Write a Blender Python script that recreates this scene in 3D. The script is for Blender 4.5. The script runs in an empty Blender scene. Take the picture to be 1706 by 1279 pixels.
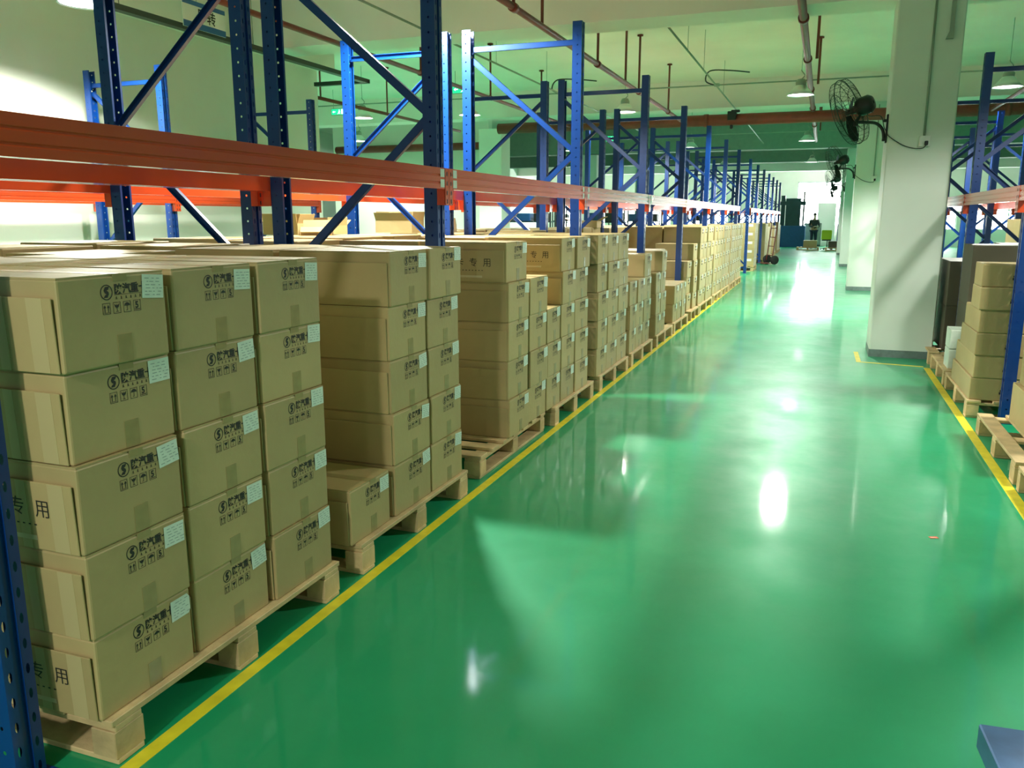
import bpy, bmesh, math, random
from mathutils import Vector, Matrix
random.seed(7)
SC = bpy.context.scene
COL = SC.collection
PI = math.pi

# ------------------------------------------------------------------ camera
F_PX = 1372.0
H_CAM = 1.56
cx, cy = 853.0, 639.5
vpx, vpy = 1373.0, 362.0
pitch = math.atan((cy - vpy) / F_PX)
yaw = math.atan((vpx - cx) / math.hypot(F_PX, cy - vpy))
fw = Vector((-math.sin(yaw) * math.cos(pitch), math.cos(yaw) * math.cos(pitch), -math.sin(pitch)))
rt = Vector((math.cos(yaw), math.sin(yaw), 0))
up = rt.cross(fw)
cam_d = bpy.data.cameras.new('camera')
cam = bpy.data.objects.new('camera', cam_d)
COL.objects.link(cam)
m = Matrix((rt, up, -fw)).transposed().to_4x4()
m.translation = Vector((0, 0, H_CAM))
cam.matrix_world = m
cam_d.sensor_width = 36
cam_d.lens = F_PX / 1706 * 36
cam_d.clip_start = 0.05
cam_d.clip_end = 300
SC.camera = cam

# ------------------------------------------------------------------ world, view
SC.view_settings.view_transform = 'Standard'
SC.view_settings.look = 'None'
SC.view_settings.gamma = 1
SC.view_settings.exposure = 0.82
w = bpy.data.worlds.new('world')
SC.world = w
w.use_nodes = True
bg = w.node_tree.nodes['Background']
bg.inputs[0].default_value = (0.95, 1.0, 0.90, 1)
bg.inputs[1].default_value = 0.22

# ------------------------------------------------------------------ lamps (builder data; shades are built further down)
LAMP_Z = 3.5
LAMPS = [(-0.5, 14.8, 1.35), (-0.55, 23.5, 1.0), (-0.55, 32.5, 1.0), (-3.67, 16.0, 1.0), (-3.7, 24.6, 1.0), (-3.7, 33.2, 0.8),
         (-3.35, 6.44, 1.35), (-6.6, 15.4, 1.0), (-8.8, 15.1, 1.0), (-6.6, 6.3, 1.0), (2.48, 15.0, 1.1), (2.3, 22.0, 1.0),
         (-1.35, -2.6, 0.85), (2.5, 6.3, 0.8), (-0.4, -3.2, 0.12), (-11.5, 19.5, 1.0), (-7.2, 24.5, 0.8)]
LAMP_W = 125.0
lamp_light = bpy.data.lights.new('lamp_light', 'SPOT')
lamp_light.energy = LAMP_W * 4
lamp_light.color = (0.98, 1.0, 0.88)
lamp_light.spot_size = math.radians(156)
lamp_light.spot_blend = 0.25
lamp_light.shadow_soft_size = 0.16

# ------------------------------------------------------------------ materials
def mat(name, col, rough=0.5, metal=0.0, spec=0.5, noise=0.0, nscale=8.0, bump=0.0, bscale=60.0, rnd=0.0, coat=0.0, emis=None, estr=0.0):
    mt = bpy.data.materials.new(name)
    mt.use_nodes = True
    nt = mt.node_tree
    b = nt.nodes['Principled BSDF']
    b.inputs['Base Color'].default_value = (*col, 1)
    b.inputs['Roughness'].default_value = rough
    b.inputs['Metallic'].default_value = metal
    b.inputs['Specular IOR Level'].default_value = spec
    b.inputs['Coat Weight'].default_value = coat
    b.inputs['Coat Roughness'].default_value = 0.1
    if emis:
        b.inputs['Emission Color'].default_value = (*emis, 1)
        b.inputs['Emission Strength'].default_value = estr
    src = None
    tc = nt.nodes.new('ShaderNodeTexCoord')
    if noise > 0:
        n = nt.nodes.new('ShaderNodeTexNoise')
        n.inputs['Scale'].default_value = nscale
        n.inputs['Detail'].default_value = 4
        nt.links.new(tc.outputs['Object'], n.inputs['Vector'])
        r = nt.nodes.new('ShaderNodeValToRGB')
        r.color_ramp.elements[0].position = 0.3
        r.color_ramp.elements[1].position = 0.7
        r.color_ramp.elements[0].color = (*[c * (1 - noise) for c in col], 1)
        r.color_ramp.elements[1].color = (*[min(1, c * (1 + noise)) for c in col], 1)
        nt.links.new(n.outputs['Fac'], r.inputs['Fac'])
        src = r.outputs['Color']
    if rnd > 0:
        oi = nt.nodes.new('ShaderNodeObjectInfo')
        mr = nt.nodes.new('ShaderNodeMapRange')
        mr.inputs['To Min'].default_value = 1 - rnd
        mr.inputs['To Max'].default_value = 1 + rnd
        nt.links.new(oi.outputs['Random'], mr.inputs['Value'])
        hs = nt.nodes.new('ShaderNodeHueSaturation')
        nt.links.new(mr.outputs['Result'], hs.inputs['Value'])
        if src: nt.links.new(src, hs.inputs['Color'])
        else: hs.inputs['Color'].default_value = (*col, 1)
        src = hs.outputs['Color']
    if src: nt.links.new(src, b.inputs['Base Color'])
    if bump > 0:
        n2 = nt.nodes.new('ShaderNodeTexNoise')
        n2.inputs['Scale'].default_value = bscale
        n2.inputs['Detail'].default_value = 3
        nt.links.new(tc.outputs['Object'], n2.inputs['Vector'])
        bp = nt.nodes.new('ShaderNodeBump')
        bp.inputs['Strength'].default_value = bump
        bp.inputs['Distance'].default_value = 0.01
        nt.links.new(n2.outputs['Fac'], bp.inputs['Height'])
        nt.links.new(bp.outputs['Normal'], b.inputs['Normal'])
    return mt

M = {}
M['wall'] = mat('wall_paint', (0.76, 0.78, 0.71), 0.6, noise=0.04, nscale=1.2)
M['ceil'] = mat('ceiling_paint', (0.88, 0.82, 0.76), 0.7, noise=0.05, nscale=0.8)
M['column'] = mat('column_paint', (0.70, 0.76, 0.70), 0.45, noise=0.04, nscale=1.5)
M['colbase'] = mat('column_base_paint', (0.16, 0.22, 0.21), 0.5, noise=0.2, nscale=14)
M['yellow'] = mat('yellow_floor_tape', (0.80, 0.66, 0.03), 0.4, noise=0.12, nscale=14)
M['blue'] = mat('blue_rack_paint', (0.002, 0.043, 0.235), 0.35, noise=0.06, nscale=6, coat=0.15)
M['orange'] = mat('orange_beam_paint', (0.70, 0.075, 0.018), 0.2, noise=0.05, nscale=4, coat=0.5)
M['sticker'] = mat('white_sticker', (0.72, 0.76, 0.70), 0.5)
M['galv'] = mat('galvanised_bolt', (0.5, 0.52, 0.52), 0.35, 0.8)
M['card'] = mat('cardboard', (0.45, 0.335, 0.155), 0.52, noise=0.05, nscale=5, bump=0.15, bscale=25, rnd=0.09)
M['card_shaded'] = mat('cardboard_shaded', (0.085, 0.07, 0.045), 0.55, noise=0.08, nscale=5, rnd=0.1)  # cardboard with the shade on the right stacks put into its colour
M['card_in'] = mat('cardboard_inside', (0.25, 0.18, 0.10), 0.7, noise=0.1, nscale=5)
M['ink'] = mat('black_printing_ink', (0.02, 0.02, 0.018), 0.6)
M['ink_l'] = mat('faded_label_ink', (0.30, 0.38, 0.36), 0.6)
M['label'] = mat('pale_paper_label', (0.70, 0.78, 0.70), 0.35, noise=0.05, nscale=30)
M['strip'] = mat('pale_printed_strip', (0.62, 0.53, 0.33), 0.5)
M['ctape'] = mat('clear_glossy_tape', (0.52, 0.41, 0.21), 0.35, coat=0.1)
M['tape'] = mat('brown_packing_tape', (0.34, 0.26, 0.11), 0.35, coat=0.1, noise=0.1, nscale=20)
M['wood'] = mat('pallet_pine', (0.60, 0.43, 0.22), 0.65, noise=0.2, nscale=9, bump=0.3, bscale=40, rnd=0.12)
M['redpipe'] = mat('red_oxide_pipe', (0.20, 0.035, 0.022), 0.45, noise=0.15, nscale=5)
M['grey'] = mat('grey_conduit', (0.30, 0.36, 0.30), 0.45, 0.2, noise=0.08, nscale=6)
M['greypipe'] = mat('dark_cable_tray', (0.035, 0.05, 0.04), 0.45)
M['black'] = mat('black_plastic', (0.012, 0.014, 0.016), 0.4)
M['fanwire'] = mat('dark_fan_wire', (0.03, 0.04, 0.035), 0.4, 0.5)
M['shade'] = mat('aluminium_lamp_shade', (0.75, 0.77, 0.74), 0.3, 0.6)
M['lens'] = mat('lit_lamp_lens', (1, 1, 1), 0.5, emis=(0.96, 1.0, 0.9), estr=9.0)
M['white'] = mat('white_plastic', (0.78, 0.8, 0.76), 0.4)
M['exitg'] = mat('lit_exit_panel', (0.0, 0.25, 0.08), 0.4, emis=(0.01, 0.55, 0.2), estr=1.2)
M['exitw'] = mat('lit_exit_symbol', (0.6, 1, 0.8), 0.4, emis=(0.5, 1, 0.75), estr=3.0)
M['window'] = mat('bright_daylight_glass', (0.9, 0.95, 1), 0.1, emis=(0.93, 1.0, 0.98), estr=15.0)
M['windowdim'] = mat('frosted_daylight_glass', (0.9, 0.95, 1), 0.1, emis=(0.85, 1.0, 0.97), estr=1.3)
M['framew'] = mat('white_window_frame', (0.6, 0.66, 0.64), 0.4)
M['scale'] = mat('blue_scuffed_steel', (0.045, 0.13, 0.32), 0.35, 0.2, noise=0.25, nscale=9)
M['machine'] = mat('dark_blue_green_machine', (0.015, 0.05, 0.06), 0.5, noise=0.2, nscale=3)
M['crate'] = mat('blue_plastic_crate', (0.01, 0.08, 0.25), 0.45, noise=0.1)
M['lime'] = mat('lime_chair_plastic', (0.50, 0.75, 0.03), 0.45)
M['cloth'] = mat('dark_work_cloth', (0.03, 0.045, 0.05), 0.9, noise=0.2, nscale=10)
M['trouser'] = mat('navy_trouser_cloth', (0.02, 0.03, 0.06), 0.9)
M['skin'] = mat('skin', (0.45, 0.27, 0.18), 0.55)
M['hair'] = mat('black_hair', (0.01, 0.01, 0.01), 0.6)
M['rubber'] = mat('black_rubber', (0.01, 0.01, 0.01), 0.7)
M['redframe'] = mat('dark_red_trolley_paint', (0.16, 0.025, 0.02), 0.4)
M['signblue'] = mat('blue_sign_band', (0.03, 0.13, 0.35), 0.5)
M['girder'] = mat('grey_green_girder', (0.22, 0.32, 0.27), 0.6, noise=0.05)  # darker and greener than the ceiling-coloured girders
M['darkbox'] = mat('dark_recess_paint', (0.10, 0.14, 0.12), 0.7)

def floor_mat():
    mt = bpy.data.materials.new('green_epoxy_floor')
    mt.use_nodes = True
    nt = mt.node_tree
    b = nt.nodes['Principled BSDF']
    tc = nt.nodes.new('ShaderNodeTexCoord')
    n = nt.nodes.new('ShaderNodeTexNoise'); n.inputs['Scale'].default_value = 0.9; n.inputs['Detail'].default_value = 5
    nt.links.new(tc.outputs['Object'], n.inputs['Vector'])
    r = nt.nodes.new('ShaderNodeValToRGB')
    r.color_ramp.elements[0].position = 0.35; r.color_ramp.elements[0].color = (0.010, 0.29, 0.115, 1)
    r.color_ramp.elements[1].position = 0.65; r.color_ramp.elements[1].color = (0.012, 0.35, 0.155, 1)
    nt.links.new(n.outputs['Fac'], r.inputs['Fac'])
    nt.links.new(r.outputs['Color'], b.inputs['Base Color'])
    # worn patches: rougher gloss
    n2 = nt.nodes.new('ShaderNodeTexNoise'); n2.inputs['Scale'].default_value = 2.3; n2.inputs['Detail'].default_value = 8; n2.inputs['Roughness'].default_value = 0.7
    nt.links.new(tc.outputs['Object'], n2.inputs['Vector'])
    mr = nt.nodes.new('ShaderNodeMapRange'); mr.inputs['From Min'].default_value = 0.35; mr.inputs['From Max'].default_value = 0.7
    mr.inputs['To Min'].default_value = 0.38; mr.inputs['To Max'].default_value = 0.52
    nt.links.new(n2.outputs['Fac'], mr.inputs['Value'])
    nt.links.new(mr.outputs['Result'], b.inputs['Roughness'])
    n3 = nt.nodes.new('ShaderNodeTexNoise'); n3.inputs['Scale'].default_value = 3.2; n3.inputs['Detail'].default_value = 2
    nt.links.new(tc.outputs['Object'], n3.inputs['Vector'])
    bp = nt.nodes.new('ShaderNodeBump'); bp.inputs['Strength'].default_value = 0.05; bp.inputs['Distance'].default_value = 0.01
    nt.links.new(n3.outputs['Fac'], bp.inputs['Height'])
    nt.links.new(bp.outputs['Normal'], b.inputs['Normal'])
    b.inputs['Specular IOR Level'].default_value = 0.8
    b.inputs['Specular Tint'].default_value = (0.10, 1.0, 0.55, 1)
    b.inputs['Coat Weight'].default_value = 0.55
    b.inputs['Coat Roughness'].default_value = 0.07
    return mt
M['floor'] = floor_mat()

# ------------------------------------------------------------------ helpers
def tag(o, label=None, cat=None, group=None, kind=None):
    if label: o['label'] = label
    if cat: o['category'] = cat
    if group: o['group'] = group
    if kind: o['kind'] = kind
    return o

def link(name, me, mats, parent=None, loc=None, smooth=False):
    o = bpy.data.objects.new(name, me)
    COL.objects.link(o)
    if mats is not None:
        me.materials.clear()
        for x in (mats if isinstance(mats, (list, tuple)) else [mats]): me.materials.append(x)
    if parent: o.parent = parent
    if loc: o.location = loc
    if smooth:
        for p in me.polygons: p.use_smooth = True
    return o

def done(bm, name='mesh'):
    me = bpy.data.meshes.new(name)
    bm.normal_update()
    bm.to_mesh(me)
    bm.free()
    return me

def empty(name, loc, rz=0, label=None, cat=None, group=None):
    o = bpy.data.objects.new(name, None)
    o.empty_display_size = 0.1
    COL.objects.link(o)
    o.location = loc
    o.rotation_euler = (0, 0, rz)
    return tag(o, label, cat, group)

def box(bm, x0, x1, y0, y1, z0, z1, mi=0, mx=None):
    vs = [bm.verts.new((x, y, z)) for x in (x0, x1) for y in (y0, y1) for z in (z0, z1)]
    fs = [(0, 1, 3, 2), (4, 6, 7, 5), (0, 4, 5, 1), (2, 3, 7, 6), (0, 2, 6, 4), (1, 5, 7, 3)]
    for f in fs:
        fc = bm.faces.new([vs[i] for i in f]); fc.material_index = mi
    if mx is not None:
        for v in vs: v.co = mx @ v.co
    return vs

def boxes(lst, bevel=0.0):
    bm = bmesh.new()
    for b in lst: box(bm, *b)
    if bevel:
        bmesh.ops.bevel(bm, geom=bm.edges[:], offset=bevel, segments=1, affect='EDGES', profile=0.5)
    return done(bm)

def frame_of(d):
    d = d.normalized()
    a = Vector((0, 0, 1)) if abs(d.z) < 0.95 else Vector((1, 0, 0))
    s = d.cross(a).normalized()
    return d, s, s.cross(d).normalized()

def tube(bm, pts, r, n=10, mi=0, cap=True, radii=None):
    pts = [Vector(p) for p in pts]
    rings = []
    for i, p in enumerate(pts):
        if i == 0: d = pts[1] - p
        elif i == len(pts) - 1: d = p - pts[i - 1]
        else: d = (pts[i + 1] - p).normalized() + (p - pts[i - 1]).normalized()
        d, s, t = frame_of(d)
        rr = radii[i] if radii else r
        rings.append([bm.verts.new(p + (s * math.cos(2 * PI * k / n) + t * math.sin(2 * PI * k / n)) * rr) for k in range(n)])
    for a, b in zip(rings, rings[1:]):
        for k in range(n):
            f = bm.faces.new((a[k], a[(k + 1) % n], b[(k + 1) % n], b[k])); f.smooth = True; f.material_index = mi
    if cap:
        for ring in (rings[0][::-1], rings[-1]):
            f = bm.faces.new(ring); f.material_index = mi

def lathe(bm, prof, n=24, mi=0, mx=None, close=False):
    rings = []
    for r, z in prof:
        ring = [bm.verts.new((r * math.cos(2 * PI * k / n), r * math.sin(2 * PI * k / n), z)) for k in range(n)]
        rings.append(ring)
    for a, b in zip(rings, rings[1:]):
        for k in range(n):
            f = bm.faces.new((a[k], a[(k + 1) % n], b[(k + 1) % n], b[k])); f.smooth = True; f.material_index = mi
    if close:
        bm.faces.new(rings[0][::-1]); bm.faces.new(rings[-1])
    if mx is not None:
        for ring in rings:
            for v in ring: v.co = mx @ v.co
    return rings

def smooth_pts(pts, n=6):
    pts = [Vector(p) for p in pts]
    out = []
    P = [pts[0]] + pts + [pts[-1]]
    for i in range(1, len(P) - 2):
        for k in range(n):
            t = k / n
            a, b, c, d = P[i - 1], P[i], P[i + 1], P[i + 2]
            out.append(0.5 * ((2 * b) + (c - a) * t + (2 * a - 5 * b + 4 * c - d) * t * t + (3 * b - a - 3 * c + d) * t ** 3))
    out.append(pts[-1])
    return out

def text_into(bm, s, size, mx, bold=0.0, mi=0, align='LEFT'):
    cu = bpy.data.curves.new('t', 'FONT')
    cu.body = s; cu.size = size; cu.align_x = align; cu.offset = bold; cu.resolution_u = 3
    o = bpy.data.objects.new('t', cu)
    COL.objects.link(o)
    dg = bpy.context.evaluated_depsgraph_get()
    me = bpy.data.meshes.new_from_object(o.evaluated_get(dg))
    n0 = len(bm.verts); f0 = len(bm.faces)
    bm.from_mesh(me)
    bm.verts.ensure_lookup_table(); bm.faces.ensure_lookup_table()
    for v in bm.verts[n0:]: v.co = mx @ v.co
    for f in bm.faces[f0:]: f.material_index = mi
    bpy.data.objects.remove(o); bpy.data.meshes.remove(me); bpy.data.curves.remove(cu)

def copy_tree(o, parent=None):
    c = o.copy(); COL.objects.link(c)
    if parent: c.parent = parent
    for ch in list(o.children): copy_tree(ch, c)
    return c

def rm_tree(o):
    for ch in list(o.children): rm_tree(ch)
    bpy.data.objects.remove(o)

ORD = ['first', 'second', 'third', 'fourth', 'fifth', 'sixth', 'seventh', 'eighth', 'ninth', 'tenth', 'eleventh', 'twelfth',
       'thirteenth', 'fourteenth', 'fifteenth', 'sixteenth', 'seventeenth', 'eighteenth', 'nineteenth', 'twentieth']

def struct(name, lst, mt, label=None, bevel=0):
    o = link(name, boxes(lst, bevel), mt)
    o['kind'] = 'structure'
    if label: o['label'] = label
    return o

# ------------------------------------------------------------------ the setting
CZ = 4.5
struct('floor', [(-17, 13, -6, 52, -0.12, 0)], M['floor'], 'glossy green epoxy floor with soft reflections')
struct('ceiling', [(-17, 13, -6, 52, CZ, CZ + 0.15)], M['ceil'], 'pale painted concrete ceiling slab')
struct('wall_left', [(-8.35, -8.1, -6, 12.45, 0, 3.95)], M['wall'], 'plain white wall behind the wall-side racks')
struct('trim_1', [(-8.45, -7.75, -6, 12.45, 3.95, CZ)], M['ceil'], 'ceiling girder running above the left wall')
struct('wall_far_left', [(-17, -16.75, 12.45, 52, 0, CZ)], M['wall'], 'white wall deep in the left part of the hall')
struct('wall_left_return', [(-16.75, -8.35, 12.2, 12.45, 0, CZ)], M['wall'])
struct('wall_alcove', [(-13.6, -8.7, 21.6, 21.85, 0, CZ)], M['wall'], 'white wall behind the exit signs at the left')
struct('wall_right', [(12.75, 13, -6, 52, 0, CZ)], M['wall'])
# end wall with window openings
WIN = [(-15.5, -12.5, 0.9, 2.5, 'bright'), (-11.5, -8.5, 0.9, 2.5, 'bright'), (-7.6, -5.2, 0.9, 1.95, 'bright'), (-4.6, -2.3, 0.9, 1.95, 'bright'),
       (-1.5, 1.5, 1.1, 3.5, 'bright'), (4.0, 6.6, 0.9, 1.95, 'bright'), (7.5, 10.5, 0.9, 1.95, 'bright')]
lst = []
x = -17
for (a, b, z0, z1, k) in WIN:
    lst.append((x, a, 50, 50.2, 0, CZ)); lst.append((a, b, 50, 50.2, 0, z0)); lst.append((a, b, 50, 50.2, z1, CZ)); x = b
lst.append((x, 13, 50, 50.2, 0, CZ))
struct('wall_end', lst, M['wall'], 'end wall of the hall with bright windows')
for i, (a, b, z0, z1, k) in enumerate(WIN):
    wd = empty('window_%d' % (i + 1), ((a + b) / 2, 50.1, z0)); wd['kind'] = 'structure'
    hw = (b - a) / 2; hh = z1 - z0
    fr = [(-hw, -hw + .06, -.06, .06, 0, hh), (hw - .06, hw, -.06, .06, 0, hh), (-hw, hw, -.06, .06, 0, .06), (-hw, hw, -.06, .06, hh - .06, hh), (-.03, .03, -.05, .05, 0, hh)]
    link('window_frame', boxes(fr), M['framew'], wd)
    link('window_pane', boxes([(-hw + .05, hw - .05, -.01, .01, .05, hh - .05)]), M['window'], wd)
ORD_ = ['first', 'second', 'third', 'fourth', 'fifth']
# girders on the column lines
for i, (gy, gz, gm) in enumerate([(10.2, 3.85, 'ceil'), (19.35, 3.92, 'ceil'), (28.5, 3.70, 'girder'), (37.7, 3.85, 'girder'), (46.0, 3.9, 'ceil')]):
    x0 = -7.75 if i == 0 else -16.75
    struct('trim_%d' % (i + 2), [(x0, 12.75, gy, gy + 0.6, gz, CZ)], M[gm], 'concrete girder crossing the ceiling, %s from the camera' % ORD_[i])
# columns
COLS = [(0.585, 1.235, 10.15), (0.56, 1.2, 19.45), (0.56, 1.2, 28.9), (0.6, 1.2, 38.0)]
cnames = ['nearest', 'second', 'third', 'fourth']
for i, (a, b, y) in enumerate(COLS):
    c = empty('structural_column', ((a + b) / 2, y + 0.325, 0), 0, 'white painted square column, %s of the row along the right aisle edge' % cnames[i], 'column', 'white columns beside the aisle')
    hw = (b - a) / 2
    link('column_shaft', boxes([(-hw, hw, -.325, .325, 0, 3.95 if i != 2 else 3.7)], 0.012), M['column'], c)
    link('painted_base', boxes([(-hw - .003, hw + .003, -.328, .328, 0, .085)]), M['colbase'], c)
for (xx, y, lb) in [(-7.8, 19.45, 'white square column far left behind the racks, nearest of the left ones'), (-7.8, 28.6, 'white square column far left behind the racks, second'), (-7.8, 37.8, 'white square column far left behind the racks, farthest'),
                    (8.0, 10.2, 'white square column deep in the right part of the hall, nearer'), (8.0, 19.45, 'white square column deep in the right part of the hall, farther')]:
    o = link('structural_column', boxes([(-.3, .3, 0, .6, 0, 3.68)], .01), M['column'], None, (xx, y, 0))
    tag(o, lb, 'column', 'white columns away from the aisle')
# yellow floor tape
def tape_line(name, pts, wd, label):
    bm = bmesh.new()
    for (x0, y0), (x1, y1) in zip(pts, pts[1:]):
        d = Vector((x1 - x0, y1 - y0, 0)); L = d.length; d.normalize(); s = Vector((d.y, -d.x, 0))
        mx = Matrix((( d.x, s.x, 0, x0), (d.y, s.y, 0, y0), (0, 0, 1, 0), (0, 0, 0, 1)))
        box(bm, 0, L, -wd / 2, wd / 2, 0.0, 0.0012, 0, mx)
    o = link(name, done(bm), M['yellow'])
    return tag(o, label, 'floor marking')
tape_line('floor_tape', [(-1.765, -1.5), (-1.785, 6), (-1.80, 10), (-1.85, 21.0)], 0.052, 'long yellow floor tape along the left row of pallets')
tape_line('floor_tape', [(1.125, 0.2), (1.125, 9.55)], 0.062, 'yellow floor tape along the right pallets')
tape_line('floor_tape', [(1.10, 9.62), (0.44, 9.72)], 0.045, 'short yellow tape crossing in front of the nearest column')
tape_line('floor_tape', [(0.465, 9.74), (0.46, 10.45)], 0.05, 'short yellow tape beside the nearest column base')

# ------------------------------------------------------------------ racks
FR_H = 3.15
def holed(bm, org, du, dv, wu, wv, cu_, cv_, ru, rv):
    """a wu x wv rectangle in the du/dv plane with an octagonal hole"""
    org = Vector(org)
    oc = [(cu_ + ru * math.cos(PI / 8 + k * PI / 4), cv_ + rv * math.sin(PI / 8 + k * PI / 4)) for k in range(8)]
    rc = [(wu, cv_ + rv * .4), (cu_ + ru * .4, wv), (cu_ - ru * .4, wv), (0, cv_ + rv * .4), (0, cv_ - rv * .4), (cu_ - ru * .4, 0), (cu_ + ru * .4, 0), (wu, cv_ - rv * .4)]
    V = lambda p: bm.verts.new(org + du * p[0] + dv * p[1])
    ov = [V(p) for p in oc]; rv_ = [V(p) for p in rc]
    # order: octagon angle 22.5 -> rc[0], 67.5 -> rc[1] ...
    cr = {0: (wu, wv), 2: (0, wv), 4: (0, 0), 6: (wu, 0)}
    for k in range(8):
        k2 = (k + 1) % 8
        if k in cr: bm.faces.new((ov[k], rv_[k], V(cr[k]), rv_[k2], ov[k2]))
        else: bm.faces.new((ov[k], rv_[k], rv_[k2], ov[k2]))
def upright_mesh():
    """perforated omega post: web towards +X, open to -X; 90 mm wide along Y, 80 mm deep along X"""
    bm = bmesh.new()
    P = 0.075; n = int(FR_H / P)
    X, Y, Z = Vector((1, 0, 0)), Vector((0, 1, 0)), Vector((0, 0, 1))
    for k in range(n):
        z = k * P
        # two flanges (facing -Y and +Y) with round holes
        holed(bm, (-.04, -.045, z), X, Z, .08, P, .045, P * .5, .0065, .0065)
        holed(bm, (-.04, .045, z), X, Z, .08, P, .045, P * .5, .0065, .0065)
        # web: two slotted bands and a recessed groove between them
        holed(bm, (.04, -.045, z), Y, Z, .032, P, .018, P * .5, .006, .016)
        holed(bm, (.04, .013, z), Y, Z, .032, P, .014, P * .5, .006, .016)
    h = n * P
    box(bm, .028, .030, -.013, .013, 0, h)
    box(bm, .028, .040, -.014, -.012, 0, h)
    box(bm, .028, .040, .012, .014, 0, h)
    box(bm, -.04, -.038, -.045, -.030, 0, h)
    box(bm, -.04, -.038, .030, .045, 0, h)
    return done(bm)
UP_ME = upright_mesh()
UP_ME.materials.append(M['blue'])
FOOT_ME = boxes([(-.06, .06, -.065, .065, 0, .006)]); FOOT_ME.materials.append(M['blue'])
def channel(p0, p1, wd=.045, dp=.028):
    """C channel between two points in the XZ plane, flat side towards -Y"""
    p0, p1 = Vector(p0), Vector(p1)
    d = (p1 - p0); L = d.length; d.normalize()
    s = Vector((0, 1, 0)).cross(d)
    mx = Matrix(((d.x, s.x, 0, p0.x), (d.y, s.y, 1, p0.y), (d.z, s.z, 0, p0.z), (0, 0, 0, 1)))
    bm = bmesh.new()
    box(bm, 0, L, -wd / 2, wd / 2, -dp / 2, -dp / 2 + .003, 0, mx)
    box(bm, 0, L, -wd / 2, -wd / 2 + .003, -dp / 2, dp / 2, 0, mx)
    box(bm, 0, L, wd / 2 - .003, wd / 2, -dp / 2, dp / 2, 0, mx)
    me = done(bm); me.materials.append(M['blue'])
    return me
def make_frame(depth):
    """frame at origin = foot of the aisle-side post, second post at x = -depth"""
    t = empty('rack_tower', (0, 0, 0))
    a = link('upright', UP_ME, None, t); b = link('upright', UP_ME, None, t); b.location = (-depth, 0, 0); b.rotation_euler = (0, 0, PI)
    for x in (0, -depth):
        f = link('foot_plate', FOOT_ME, None, t); f.location = (x, 0, 0)
    link('horizontal_brace', channel((-depth + .04, 0, 2.99), (-.04, 0, 2.99)), None, t)
    link('horizontal_brace', channel((-depth + .04, 0, .16), (-.04, 0, .16)), None, t)
    zs = [2.93, 2.10, 1.22, 0.24]
    xs = [-depth + .035, -.035]
    for k in range(3):
        link('diagonal_brace', channel((xs[k % 2], 0, zs[k] - .02), (xs[(k + 1) % 2], 0, zs[k + 1] + .02)), None, t)
    bm = bmesh.new()
    for k, z in enumerate(zs):
        mx = Matrix.Translation((xs[k % 2], -.018, z)) @ Matrix.Rotation(PI / 2, 4, 'X')
        lathe(bm, [(.012, -.004), (.012, .004), (.001, .005)], 6, 0, mx)
    link('bolt_set', done(bm), M['galv'], t)
    return t
FR_A = make_frame(1.0)
def place_frame(x, y, flip, label, group):
    c = copy_tree(FR_A); c.location = (x, y, 0)
    if flip: c.rotation_euler = (0, 0, PI)
    return tag(c, label, 'rack frame', group)
YK = lambda k: 4.21 + 2.82 * (k - 1) if k else 1.455
for k in range(0, 15):
    y = YK(k) + (0.55 if k >= 8 else 0)
    place_frame(-2.02, y, False, 'tall blue rack frame beside the left aisle, %s frame counted from the camera' % ORD[k], 'rack frames of the aisle-side row')
for k in range(0, 13):
    y = YK(k)
    place_frame(-4.24, y, True, 'tall blue rack frame in the second row from the aisle, %s from the camera' % ORD[k], 'rack frames of the second row')
for k, y in enumerate([4.6, 7.4, 10.2]):
    place_frame(-6.76, y, False, 'blue rack frame by the left wall, %s from the camera' % ORD[k], 'rack frames by the wall')
RY = [7.15, 9.71, 12.3, 14.9, 17.5, 20.1, 22.7]
for k, y in enumerate([4.55] + RY):
    place_frame(1.42, y, True, 'blue rack frame on the right of the aisle, %s from the camera' % ORD[k], 'rack frames right of the aisle')
for k, y in enumerate([14.6, 17.2, 19.8]):
    place_frame(3.75, y, False, 'blue rack frame in the row behind the right racks, %s from the camera' % ORD[k], 'rack frames behind the right racks')
rm_tree(FR_A)

def make_beam(L, sticker):
    """orange box beam along +Y, origin at its lower near end; outer face towards +X"""
    t = empty('rack_crossbar', (0, 0, 0))
    bm = bmesh.new()
    h = .11
    prof = [(0, 0), (.048, 0), (.048, .026), (.044, .030), (.044, .034), (.048, .038), (.048, .066), (.044, .070), (.044, .074), (.048, .078), (.048, h), (.02, h), (.02, .085), (0, .085)]
    a = [bm.verts.new((x, 0.05, z)) for x, z in prof]; b = [bm.verts.new((x, L - .05, z)) for x, z in prof]
    n = len(prof)
    for k in range(n): bm.faces.new((a[k], b[k], b[(k + 1) % n], a[(k + 1) % n]))
    bm.faces.new(a); bm.faces.new(b[::-1])
    bmesh.ops.recalc_face_normals(bm, faces=bm.faces[:])
    link('beam_body', done(bm), M['orange'], t)
    for s in (0, 1):
        bm = bmesh.new()
        y0 = .002 if s == 0 else L - .05
        box(bm, .044, .050, y0, y0 + .048, -.085, h)
        box(bm, .0, .050, (.046 if s == 0 else L - .05), (.05 if s == 0 else L - .046), -.085, h)
        c = link('end_connector', done(bm), M['orange'], t)
        bm = bmesh.new()
        for z in (-.065, -.02, .03, .08):
            box(bm, .0495, .0512, y0 + .019, y0 + .029, z - .011, z + .011)
        link('hook_slots', done(bm), M['black'], c)
        if sticker:
            y1 = .056 if s == 0 else L - .106
            link('safety_sticker', boxes([(.0482, .0492, y1, y1 + .05, .062, .104), (.0482, .0492, y1, y1 + .05, .008, .050)]), M['sticker'], t)
    return t
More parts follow.
